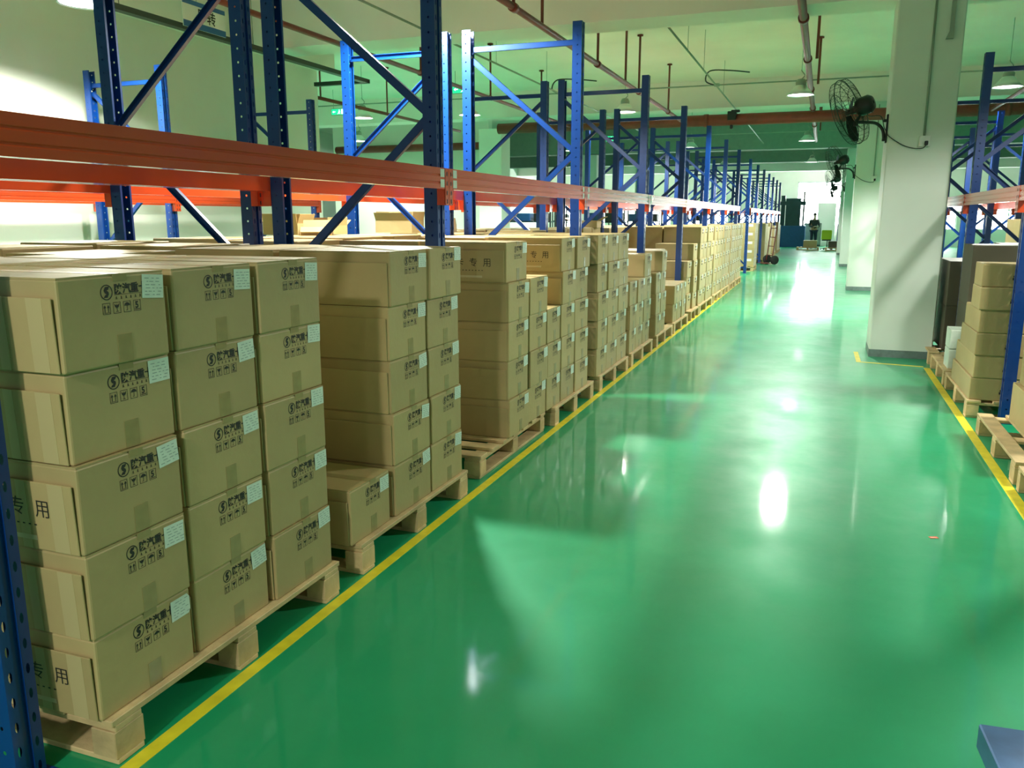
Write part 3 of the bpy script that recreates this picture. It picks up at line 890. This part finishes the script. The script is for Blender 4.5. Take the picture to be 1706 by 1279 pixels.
# hand truck
t = empty('hand_truck', (-1.66, 29.6, 0), math.radians(-60), 'dark red two wheeled hand truck parked by the distant cartons', 'hand truck')
bm = bmesh.new()
for s in (-.2, .2):
    tube(bm, smooth_pts([(s, .0, .12), (s, .06, .7), (s, .12, 1.30), (s, .05, 1.42)], 4), .018, 8)
for z in (.3, .6, .9, 1.2): tube(bm, [(-.2, .0 + z * .085, z), (.2, z * .085, z)], .014, 8)
link('frame', done(bm), M['redframe'], t)
link('toe_plate', boxes([(-.24, .24, -.32, .0, .03, .045)]), M['redframe'], t)
for s in (-.27, .27):
    bm = bmesh.new()
    lathe(bm, [(.03, -.03), (.13, -.035), (.15, -.02), (.15, .02), (.13, .035), (.03, .03)], 20, 0, Matrix.Translation((s, .06, .15)) @ Matrix.Rotation(PI / 2, 4, 'Y'), True)
    link('wheel', done(bm), M['rubber'], t)

# ------------------------------------------------------------------ far end of the aisle
t = empty('moulding_machine', (-1.65, 47.6, 0), 0, 'dark machine with blue base at the far end of the aisle', 'machine')
link('base_cabinet', boxes([(-.75, .75, -.5, .5, 0, 1.12)], .01), M['crate'], t)
link('press_body', boxes([(-.3, .45, -.4, .4, 1.12, 2.55), (-.55, -.35, -.3, .3, 1.12, 2.7)], .01), M['machine'], t)
link('cross_head', boxes([(-.7, .7, -.35, .35, 2.2, 2.4)], .01), M['machine'], t)
bm = bmesh.new()
for xx in (-.65, .6): tube(bm, [(xx, 0, 1.1), (xx, 0, 2.9)], .05, 10)
link('guide_post', done(bm), M['greypipe'], t)
t = empty('steel_cabinet', (-.55, 48.9, 0), 0, 'pale grey low cabinet beside the standing person', 'cabinet')
link('cabinet_body', boxes([(-.45, .45, -.3, .3, 0, 1.25)], .01), M['darkbox'], t)
link('cabinet_door', boxes([(-.42, -.01, -.32, -.3, .1, 1.2)]), M['grey'], t)
link('cabinet_door', boxes([(.01, .42, -.32, -.3, .1, 1.2)]), M['grey'], t)
o = link('door_panel', boxes([(-.35, .6, 49.7, 49.85, 0, 2.35)], .01), M['white']); tag(o, 'white door leaf behind the standing person', 'door panel')
t = empty('small_parts_shelf', (.98, 46.2, 0), 0, 'tall shelf of blue bins at the far right end of the aisle', 'shelf')
link('shelf_frame', boxes([(-.3, -.26, -.2, .2, 0, 2.1), (.26, .3, -.2, .2, 0, 2.1)] + [(-.3, .3, -.2, .2, z, z + .03) for z in (.25, .6, .95, 1.3, 1.65, 2.05)]), M['blue'], t)
for zi, z in enumerate((.28, .63, .98, 1.33, 1.68)):
    for s in range(2):
        o = link('parts_bin', boxes([(.98 - .24 + s * .25, .98 - .02 + s * .25, 46.04, 46.34, z + .002, z + .2)], .008), [M['crate'], M['card'], M['white']][(zi + s) % 3])
        tag(o, 'parts bin on the tall far shelf, shelf level %s, %s' % (['lowest', 'second', 'third', 'fourth', 'top'][zi], ['left', 'right'][s]), 'bin', 'bins on the far shelf')
# lime chair
t = empty('office_chair', (.22, 43.8, 0), math.radians(170), 'lime green chair with dark base at the far end of the aisle', 'chair')
bm = bmesh.new(); box(bm, -.23, .23, -.2, .22, .44, .50); bmesh.ops.bevel(bm, geom=bm.edges[:], offset=.02, segments=2, affect='EDGES'); link('seat', done(bm), M['black'], t)
bm = bmesh.new(); box(bm, -.24, .24, .20, .26, .50, .95); bmesh.ops.bevel(bm, geom=bm.edges[:], offset=.025, segments=3, affect='EDGES'); link('backrest', done(bm), M['lime'], t)
bm = bmesh.new(); tube(bm, [(0, 0, .1), (0, 0, .45)], .025, 10)
for q in range(5):
    a = q * 2 * PI / 5; tube(bm, [(0, 0, .1), (.28 * math.cos(a), .28 * math.sin(a), .05)], .018, 8)
    tube(bm, [(.28 * math.cos(a), .28 * math.sin(a) - .012, .028), (.28 * math.cos(a), .28 * math.sin(a) + .012, .028)], .028, 10)
link('star_base', done(bm), M['black'], t)
for (x0, y0, lb) in [(-.75, 43.2, 'low pallet at the far end carrying one tan carton'), (.55, 42.9, 'low pallet at the far end beside the columns')]:
    o = bpy.data.objects.new('wooden_pallet', PAL1); COL.objects.link(o); o.location = (x0 + .1, y0, 0); o.scale = (.85, .7, 1); tag(o, lb, 'pallet', 'low pallets at the far end')
carton(-.55, 43.2, .145, .62, .5, .32, 0, 'tan carton on the low pallet in front of the person', 'cartons at the far end', front=False, far=True, mt='card')
carton(.55, 42.9, .145, .55, .45, .30, 0, 'brown carton on the low pallet beside the far columns', 'cartons at the far end', front=False, far=True, mt='card_shaded')

# person
def skinned(name, pts, edges, parent, mt, sub=1):
    me = bpy.data.meshes.new(name)
    me.from_pydata([p[0] for p in pts], edges, [])
    o = bpy.data.objects.new(name, me); COL.objects.link(o)
    sk = o.modifiers.new('s', 'SKIN'); sk.use_smooth_shade = True
    o.modifiers.new('d', 'SUBSURF').levels = sub
    for v, p in zip(me.skin_vertices[0].data, pts): v.radius = (p[1], p[2] if len(p) > 2 else p[1])
    me.skin_vertices[0].data[0].use_root = True
    dg = bpy.context.evaluated_depsgraph_get()
    m2 = bpy.data.meshes.new_from_object(o.evaluated_get(dg))
    bpy.data.objects.remove(o)
    return link(name, m2, mt, parent, smooth=True)
t = empty('person', (-.45, 45.6, 0), math.radians(200), 'standing person in dark work clothes looking down at something held in both hands', 'person')
bp = [((0, 0, .95), .15, .10), ((0, 0, 1.15), .14, .10), ((0, 0, 1.36), .16, .11), ((0, .0, 1.46), .07, .06), ((0, .03, 1.55), .06, .06), ((0, .05, 1.63), .075, .09), ((0, .05, 1.70), .07, .085),
      ((-.19, 0, 1.40), .06), ((-.25, .03, 1.13), .045), ((-.12, .26, 1.08), .035), ((-.06, .31, 1.10), .03, .02),
      ((.19, 0, 1.40), .06), ((.25, .03, 1.13), .045), ((.12, .26, 1.08), .035), ((.06, .31, 1.10), .03, .02),
      ((-.09, 0, .86), .095), ((-.11, .01, .48), .062), ((-.12, -.02, .09), .042), ((-.13, .12, .04), .04, .03),
      ((.09, 0, .86), .095), ((.10, .03, .48), .062), ((.11, .0, .09), .042), ((.12, .14, .04), .04, .03)]
be = [(0, 1), (1, 2), (2, 3), (3, 4), (4, 5), (5, 6), (2, 7), (7, 8), (8, 9), (9, 10), (2, 11), (11, 12), (12, 13), (13, 14), (0, 15), (15, 16), (16, 17), (17, 18), (0, 19), (19, 20), (20, 21), (21, 22)]
skinned('body', bp, be, t, M['skin'])
grow = lambda p, g: (p[0], *[r + g for r in p[1:]])
jp = [grow(bp[i], .018) for i in (0, 1, 2, 7, 8, 9, 11, 12, 13)]
jp[0] = ((0, 0, .90), .175, .125)
skinned('jacket', jp, [(0, 1), (1, 2), (2, 3), (3, 4), (4, 5), (2, 6), (6, 7), (7, 8)], t, M['cloth'])
tp = [grow(bp[i], .016) for i in (0, 15, 16, 17, 19, 20, 21)]
skinned('trousers', tp, [(0, 1), (1, 2), (2, 3), (0, 4), (4, 5), (5, 6)], t, M['trouser'])
for s in (-1, 1):
    bm = bmesh.new(); tube(bm, smooth_pts([(s * .12, -.07, .045), (s * .12, .03, .05), (s * .125, .17, .035)], 4), .05, 10)
    link('shoe', done(bm), M['black'], t)
    bm = bmesh.new()
    for q in range(5):
        tube(bm, [(s * .07 - s * .012 * q, .30, 1.10), (s * .05 - s * .012 * q, .35 - .006 * q, 1.115), (s * .04 - s * .011 * q, .36, 1.09)], .009, 6)
    link('fingers', done(bm), M['skin'], t)
bm = bmesh.new(); bmesh.ops.create_icosphere(bm, subdivisions=3, radius=.098)
for v in bm.verts: v.co = Vector((v.co.x * .86, v.co.y * 1.02 + .02, v.co.z * .85 + 1.705))
link('hair', done(bm), M['hair'], t, smooth=True)
bm = bmesh.new(); box(bm, -.008, .008, .125, .155, 1.60, 1.635); link('nose', done(bm), M['skin'], t)
o = link('held_part', boxes([(-.1, .1, -.06, .06, 0, .03)], .005), M['white']); o.location = (-.33, 45.27, 1.10); tag(o, 'small pale item held by the standing person', 'held item')

# ------------------------------------------------------------------ pipes, conduits, tray
def pipe_run(name, pts, r, mt, label, cat='pipe', group=None, hangers=None, joints=None, jr=1.35, caps=None, n=12):
    t = empty(name, pts[0], 0, label, cat, group)
    P0 = Vector(pts[0])
    bm = bmesh.new(); tube(bm, [Vector(p) - P0 for p in pts], r, n)
    link('pipe_body', done(bm), mt, t)
    for (x, y, z0, z1, rr) in (hangers or []):
        bm = bmesh.new(); tube(bm, [Vector((x, y, z0)) - P0, Vector((x, y, z1)) - P0], rr, 8)
        if caps: lathe(bm, [(.05, z1 - .02 - P0.z), (.05, z1 - P0.z), (.01, z1 - P0.z)], 12, 0, Matrix.Translation((x - P0.x, y - P0.y, 0)))
        link('drop_rod', done(bm), mt, t)
    for p in (joints or []):
        bm = bmesh.new(); d = (Vector(pts[-1]) - P0).normalized()
        tube(bm, [Vector(p) - P0 - d * .05, Vector(p) - P0 + d * .05], r * jr, n)
        link('coupling', done(bm), mt, t)
    return t
PG = 'red sprinkler pipes under the ceiling'
pipe_run('sprinkler_pipe', [(-3.03, -2, 3.6), (-3.03, 19.0, 3.6)], .035, M['redpipe'], 'thin red sprinkler pipe running above the rack rows towards the main', 'pipe', PG,
         [(-3.03, y, 3.6, 4.493, .018) for y in (5.0, 8.2, 9.1, 11.5, 13.2, 14.2, 17.0)], [(-3.03, y, 3.6) for y in (8.2, 11.5, 14.2, 17)], caps=True)
pipe_run('sprinkler_pipe', [(-5.60, -2, 3.6), (-5.60, 19.0, 3.6)], .032, M['redpipe'], 'thin red sprinkler pipe above the gap between second row and wall racks', 'pipe', PG,
         [(-5.6, y, 3.6, 4.493, .018) for y in (7.9, 11.3, 14.0, 16.8)], [(-5.6, y, 3.6) for y in (7.9, 11.3, 14.0)], caps=True)
pipe_run('sprinkler_pipe', [(-8.40, 12.5, 3.6), (-8.40, 19.0, 3.6)], .032, M['redpipe'], 'thin red sprinkler pipe left of the left wall end', 'pipe', PG,
         [(-8.4, y, 3.6, 4.493, .016) for y in (13.0, 15.4, 17.9)], None, caps=True)
pipe_run('sprinkler_pipe', [(-.37, -2, 3.75), (-.37, 26.5, 3.75)], .045, M['redpipe'], 'red sprinkler pipe running above the aisle', 'pipe', PG,
         [(-.25, y, 3.75, 4.493, .02) for y in (7.9, 9.3, 13.0, 15.4, 20.8, 23.5)], [(-.37, y, 3.75) for y in (8.3, 10.4, 13, 16, 18.7, 22)], caps=True)
pipe_run('sprinkler_pipe', [(2.9, 6, 3.6), (2.9, 19.0, 3.6)], .035, M['redpipe'], 'thin red sprinkler pipe above the right racks', 'pipe', PG, [(2.9, y, 3.6, 4.493, .02) for y in (11.3, 13.2)], None, caps=True)
pipe_run('water_main', [(-7.4, 19.0, 3.62), (12.7, 19.0, 3.62)], .12, M['redpipe'], 'thick red water main crossing the hall under the ceiling', 'pipe', None,
         None, [(x, 19.0, 3.62) for x in (-5.5, -2.55, .2, 3.2)], 1.12)
pipe_run('water_main', [(-13.3, 21.3, 3.45), (-8.8, 21.3, 3.45)], .10, M['redpipe'], 'thick red pipe on the white wall left of the columns', 'pipe', None, [(x, 21.3, 3.45, 4.493, .02) for x in (-12.8, -9.3)])
pipe_run('conduit', [(-1.98, 10.85, 3.88), (-1.98, 28.4, 3.88)], .014, M['grey'], 'thin grey conduit running along the hall above the rack edge', 'conduit', None, [(-1.98, y, 3.88, 4.495, .004) for y in (11, 12.5, 14.2, 17, 20)], None)
pipe_run('conduit', [(-4.9, 8.0, 3.88), (-4.9, 24, 3.88)], .014, M['grey'], 'thin grey conduit above the second rack row', 'conduit', None, [(-4.9, y, 3.88, 4.5, .004) for y in (10, 12.5, 15)], None)
pipe_run('conduit', [(-12, 15.95, 3.9), (.9, 15.95, 3.9)], .013, M['grey'], 'thin grey conduit crossing the hall over the nearer lamps', 'conduit')
pipe_run('conduit', [(1.3, 15.95, 3.9), (12, 15.95, 3.9)], .013, M['grey'], 'thin grey conduit crossing behind the nearest column on the right', 'conduit')
pipe_run('conduit', [(-6.5, 25.2, 3.9), (.9, 25.2, 3.9)], .013, M['grey'], 'thin grey conduit crossing the hall over the farther lamps', 'conduit')
for xx, yy, zz in ((-1.98, 15.95, 3.9), (-4.9, 15.95, 3.9)):
    t = empty('junction_box', (xx, yy, zz), 0, 'small grey junction box where conduits cross, %s' % ('above the aisle-side racks' if xx > -3 else 'above the second rack row'), 'junction box')
    bm = bmesh.new(); lathe(bm, [(.05, -.025), (.05, .025)], 16, 0, None, True); link('box_body', done(bm), M['grey'], t)
    bm = bmesh.new(); tube(bm, smooth_pts([(-.04, 0, 0), (-.20, .0, .08), (-.16, .2, .28), (.15, .5, .32), (.5, .7, .3)], 6), .012, 8); link('flexible_cable', done(bm), M['black'], t)
# main pipe clamp
t = empty('pipe_clamp', (-2.0, 18.93, 3.62), 0, 'dark clamp bracket on the thick red water main', 'clamp')
link('clamp_body', boxes([(-.09, .09, -.09, .16, -.02, .16), (-.02, .16, -.05, .05, .14, .19), (-.03, .03, -.06, .04, -.2, -.12)], .01), M['black'], t)
# cable tray of the left side
t = empty('cable_tray', (-7.05, -2, 3.70), 0, 'dark green grey cable tray running along the left wall', 'cable tray')
link('tray_run', boxes([(-.05, .05, 0, 14.25, -.03, .03)]), M['greypipe'], t)
link('tray_end', boxes([(-.95, .05, 14.2, 14.28, -.03, .03)]), M['greypipe'], t)
bm = bmesh.new()
for y in (7.2, 9.2, 11.4, 13.6): tube(bm, [(0, y, .03), (0, y, .8)], .006, 6)
link('hanging_rod', done(bm), M['grey'], t)
# aisle sign
t = empty('hanging_sign', (-6.98, 8.42, 3.70), math.radians(90), 'small white sign with blue bands and two characters hanging at the upper left', 'sign')
link('sign_board', boxes([(-.36, .36, -.006, .006, 0, .30)]), M['white'], t)
link('blue_band', boxes([(-.36, .36, -.0085, -.006, .25, .30)]), M['signblue'], t)
link('blue_band', boxes([(-.36, .36, -.0085, -.006, 0, .07)]), M['signblue'], t)
bm = bmesh.new(); text_into(bm, '周转', .16, MXZ(-.13, -.009, .10), .002); link('sign_writing', done(bm), M['ink'], t)
bm = bmesh.new()
for s in (-.12, .12): tube(bm, [(s, 0, .3), (s, 0, .80)], .003, 6)
link('hanging_wire', done(bm), M['grey'], t)

# exit signs
def exit_sign(x, y, z, label, s=1.0, top=CZ, rz=0):
    t = empty('exit_sign', (x, y, z), rz, label, 'exit sign', 'lit green exit signs')
    t.scale = (s, s, s)
    link('sign_case', boxes([(-.19, .19, -.02, .02, 0, .15)], .004), M['grey'], t)
    link('lit_panel', boxes([(-.175, .175, -.023, -.020, .012, .138)]), M['exitg'], t)
    bm = bmesh.new()
    y_ = -.0245
    def pl(p): quad(bm, [(a, y_, b) for a, b in p])
    pl([(-.15, .075), (-.115, .10), (-.115, .05)]); pl([(-.116, .068), (-.07, .068), (-.07, .082), (-.116, .082)])
    # running figure and door
    pl([(.02, .11), (.035, .125), (.05, .11), (.035, .097)])
    pl([(.005, .06), (.03, .098), (.048, .092), (.03, .055)])
    pl([(.03, .058), (.018, .055), (-.015, .03), (-.01, .024), (.035, .045)])
    pl([(.028, .06), (.05, .05), (.06, .024), (.05, .024), (.04, .043)])
    pl([(.04, .092), (.065, .075), (.062, .068), (.036, .084)])
    pl([(.09, .022), (.15, .022), (.15, .128), (.09, .128)])
    link('exit_symbol', done(bm), M['exitw'], t)
    bm = bmesh.new()
    for q in (-.13, .13): tube(bm, [(q, 0, .15), (q, 0, (top - z) / s)], .005, 6)
    link('hanging_rod', done(bm), M['grey'], t)
exit_sign(-10.9, 17.6, 3.92, 'lit green exit sign nearest the left wall end', 1.0)
exit_sign(-7.15, 16.3, 4.05, 'lit green exit sign between two blue rack frames', 1.15)
exit_sign(-6.8, 27.6, 4.0, 'distant lit green exit sign over the second row of racks', 1.3)

# ------------------------------------------------------------------ high-bay lamps
def lamp_parts():
    t = empty('pendant_lamp', (0, 0, 0))
    bm = bmesh.new(); lathe(bm, [(.075, .15), (.10, .12), (.125, .09), (.21, .0), (.216, .0), (.13, .095), (.105, .128), (.078, .158)], 32); link('lamp_shade', done(bm), M['shade'], t)
    bm = bmesh.new(); lathe(bm, [(.001, .012), (.205, .012)], 32); bmesh.ops.reverse_faces(bm, faces=bm.faces[:]); link('lamp_lens', done(bm), M['lens'], t)
    bm = bmesh.new(); lathe(bm, [(.08, .15), (.085, .20), (.06, .25), (.02, .26)], 20, 0, None, True); link('driver_housing', done(bm), M['grey'], t)
    bm = bmesh.new(); tube(bm, smooth_pts([(0, 0, .25), (.05, 0, .31), (.0, 0, .38), (0, 0, .40)], 5), .008, 8)
    link('hook', done(bm), M['grey'], t)
    bm = bmesh.new(); tube(bm, [(0, 0, .40), (0, 0, CZ - LAMP_Z)], .005, 6); link('hanging_rod', done(bm), M['grey'], t)
    l = bpy.data.objects.new('lamp_light', lamp_light); COL.objects.link(l); l.parent = t; l.location = (0, 0, -.02)
    return t
LP = lamp_parts()
LN = ['above the aisle, nearer', 'above the aisle, farther', 'above the aisle, farthest', 'over the second rack row, right of the tall blue frame', 'over the second row, far', 'over the second row, farthest',
      'over the near racks', 'between the left column and the racks', 'near the left exit sign', 'by the left wall', 'above the right racks', 'far behind the right racks', 'behind the viewer on the left', 'right of the viewer', 'behind the viewer', 'deep in the left part', 'far left of the second row']
for (x, y, e), nm in zip(LAMPS, LN):
    c = copy_tree(LP); c.location = (x, y, LAMP_Z)
    if e != 1.0:
        for ch in c.children:
            if ch.type == 'LIGHT':
                ch.data = lamp_light.copy(); ch.data.energy = lamp_light.energy * e
    tag(c, 'lit pendant high bay lamp %s' % nm, 'lamp', 'pendant high bay lamps')
rm_tree(LP)

# ------------------------------------------------------------------ wall fans on the columns
def make_fan():
    """origin at the bracket on the column face (wall at +X side); fan head at -X"""
    t = empty('wall_fan', (0, 0, 0))
    br = link('wall_bracket', boxes([(-.02, 0, -.04, .04, -.16, .14), (-.05, -.02, -.03, .03, -.14, -.11), (-.05, -.02, -.03, .03, .06, .09)], .004), M['black'], t)
    bm = bmesh.new(); tube(bm, smooth_pts([(-.03, 0, -.13), (-.05, 0, -.02), (-.12, 0, .05), (-.22, 0, .065), (-.33, 0, .07)], 5), .017, 10); link('support_arm', done(bm), M['black'], t)
    nrm = Vector((-.86, .36, -.32)).normalized()
    ctr = Vector((-.40, .08, .19))
    q = nrm.to_track_quat('Z', 'Y').to_matrix().to_4x4()
    mx = Matrix.Translation(ctr) @ q
    R = .365
    bm = bmesh.new()
    for r_, z_ in ((R, .0), (R * .97, .06), (R * .97, -.06), (R * .66, .10), (R * .66, -.095), (R * .33, .115), (R * .33, -.11)):
        tube(bm, [mx @ Vector((r_ * math.cos(a * 2 * PI / 40), r_ * math.sin(a * 2 * PI / 40), z_)) for a in range(41)], .0035 if r_ < R else .006, 5, cap=False)
    for k in range(36):
        a = 2 * PI * k / 36
        for sg in (1, -1):
            a2 = a + sg * .35
            P = [(.05, .115 * sg, a), (R * .33, .115 * sg, a + sg * .12), (R * .66, .10 * sg, a + sg * .25), (R * .97, .06 * sg, a2), (R, 0, a2)]
            tube(bm, [mx @ Vector((r_ * math.cos(b), r_ * math.sin(b), z_)) for r_, z_, b in P], .0018, 4, cap=False)
    link('wire_cage', done(bm), M['fanwire'], t)
    bm = bmesh.new()
    for k in range(3):
        a0 = 2 * PI * k / 3 + .5
        vs = []
        for r_, w_, zz in ((.04, .04, .02), (.15, .08, .03), (.28, .085, .03), (.33, .05, .02)):
            for s in (-1, 1):
                ang = a0 + s * w_ / max(r_, .06) * .7
                vs.append((mx @ Vector((r_ * math.cos(ang), r_ * math.sin(ang), s * zz + .02)), mx @ Vector((r_ * math.cos(ang), r_ * math.sin(ang), s * zz + .024))))
        A = [bm.verts.new(v[0]) for v in vs]; B = [bm.verts.new(v[1]) for v in vs]
        for i in range(0, 6, 2):
            bm.faces.new((A[i], A[i + 1], A[i + 3], A[i + 2])); bm.faces.new((B[i + 2], B[i + 3], B[i + 1], B[i]))
        bm.faces.new((A[0], A[2], B[2], B[0])); bm.faces.new((A[1], B[1], B[3], A[3])); bm.faces.new((A[6], B[6], B[7], A[7]))
    bmesh.ops.recalc_face_normals(bm, faces=bm.faces[:])
    link('blades', done(bm), M['fanwire'], t)
    bm = bmesh.new(); lathe(bm, [(.02, -.27), (.07, -.265), (.098, -.23), (.102, -.15), (.09, -.10), (.05, -.07), (.03, .0), (.03, .04), (.01, .05)], 20, 0, mx); link('motor', done(bm), M['black'], t)
    pm = mx @ Vector((0, 0, -.2))
    bm = bmesh.new(); tube(bm, [pm, Vector((-.33, 0, .07)), Vector((-.33, 0, .03))], .025, 10); tube(bm, [pm + Vector((0, 0, -.05)), pm + Vector((.05, -.06, -.09))], .008, 6); link('pivot_knuckle', done(bm), M['black'], t)
    bm = bmesh.new(); tube(bm, smooth_pts([pm + Vector((.0, 0, -.06)), (-.20, -.02, .13), (-.08, -.03, .12), (-.04, -.05, .0), (.01, -.06, -.08)], 5), .005, 6); link('power_cable', done(bm), M['black'], t)
    return t
FN = make_fan()
for i, (a, b, y) in enumerate(COLS):
    c = copy_tree(FN); c.location = (a, y + .08, 2.52)
    if i: c.rotation_euler = (0, 0, math.radians(-12 * i))
    if i:
        c.rotation_euler = (0, 0, 0)
    tag(c, 'black caged wall fan on the %s column' % cnames[i], 'fan', 'wall fans on the columns')
rm_tree(FN)
# socket, plug lead and conduit on the columns
for i, (a, b, y) in enumerate(COLS[:2]):
    yf = y - .001
    sx = a + .37
    t = empty('socket_outlet', (sx, yf, 2.36), 0, 'white socket with black plug and conduit on the %s column' % cnames[i], 'socket')
    link('outlet_box', boxes([(-.055, .055, -.04, 0, -.055, .055)], .004), M['white'], t)
    link('plug', boxes([(-.005, .03, -.075, -.04, -.045, -.0)], .006), M['black'], t)
    bm = bmesh.new(); tube(bm, [(-.01, -.015, .055), (-.01, -.015, 1.5)], .012, 10); link('conduit_pipe', done(bm), M['grey'], t)
    bm = bmesh.new(); tube(bm, smooth_pts([(.01, -.06, -.045), (-.02, -.05, -.075), (-.10, -.012, -.07), (-.20, -.012, -.04), (-.30, -.012, .02), (-.365, -.012, .07), (-.375, .01, .09)], 6), .005, 6); link('power_lead', done(bm), M['black'], t)
t = empty('wall_bracket_channel', (1.11, 10.149, 3.38), 0, 'grey metal channel with a slanted foot high on the nearest column', 'channel')
bm = bmesh.new(); box(bm, -.02, .02, -.03, 0, .04, 1.1); link('channel_body', done(bm), M['grey'], t)
bm = bmesh.new(); vs = [(-.05, 0, 0), (.02, 0, 0), (.02, 0, .12), (-.015, 0, .09)]
A = [bm.verts.new(v) for v in vs]; B = [bm.verts.new((v[0], -.05, v[2])) for v in vs]
bm.faces.new(A[::-1]); bm.faces.new(B)
for k in range(4): bm.faces.new((A[k], A[(k + 1) % 4], B[(k + 1) % 4], B[k]))
bmesh.ops.recalc_face_normals(bm, faces=bm.faces[:])
link('slanted_foot', done(bm), M['grey'], t)
# small orange scrap on the floor
o = link('paper_scrap', boxes([(-.02, .02, -.012, .012, 0, .002)]), M['orange']); o.location = (.62, 4.35, 0); o.rotation_euler = (0, 0, .4)
tag(o, 'tiny orange scrap lying on the open green floor', 'scrap')

rm_tree(PAL)
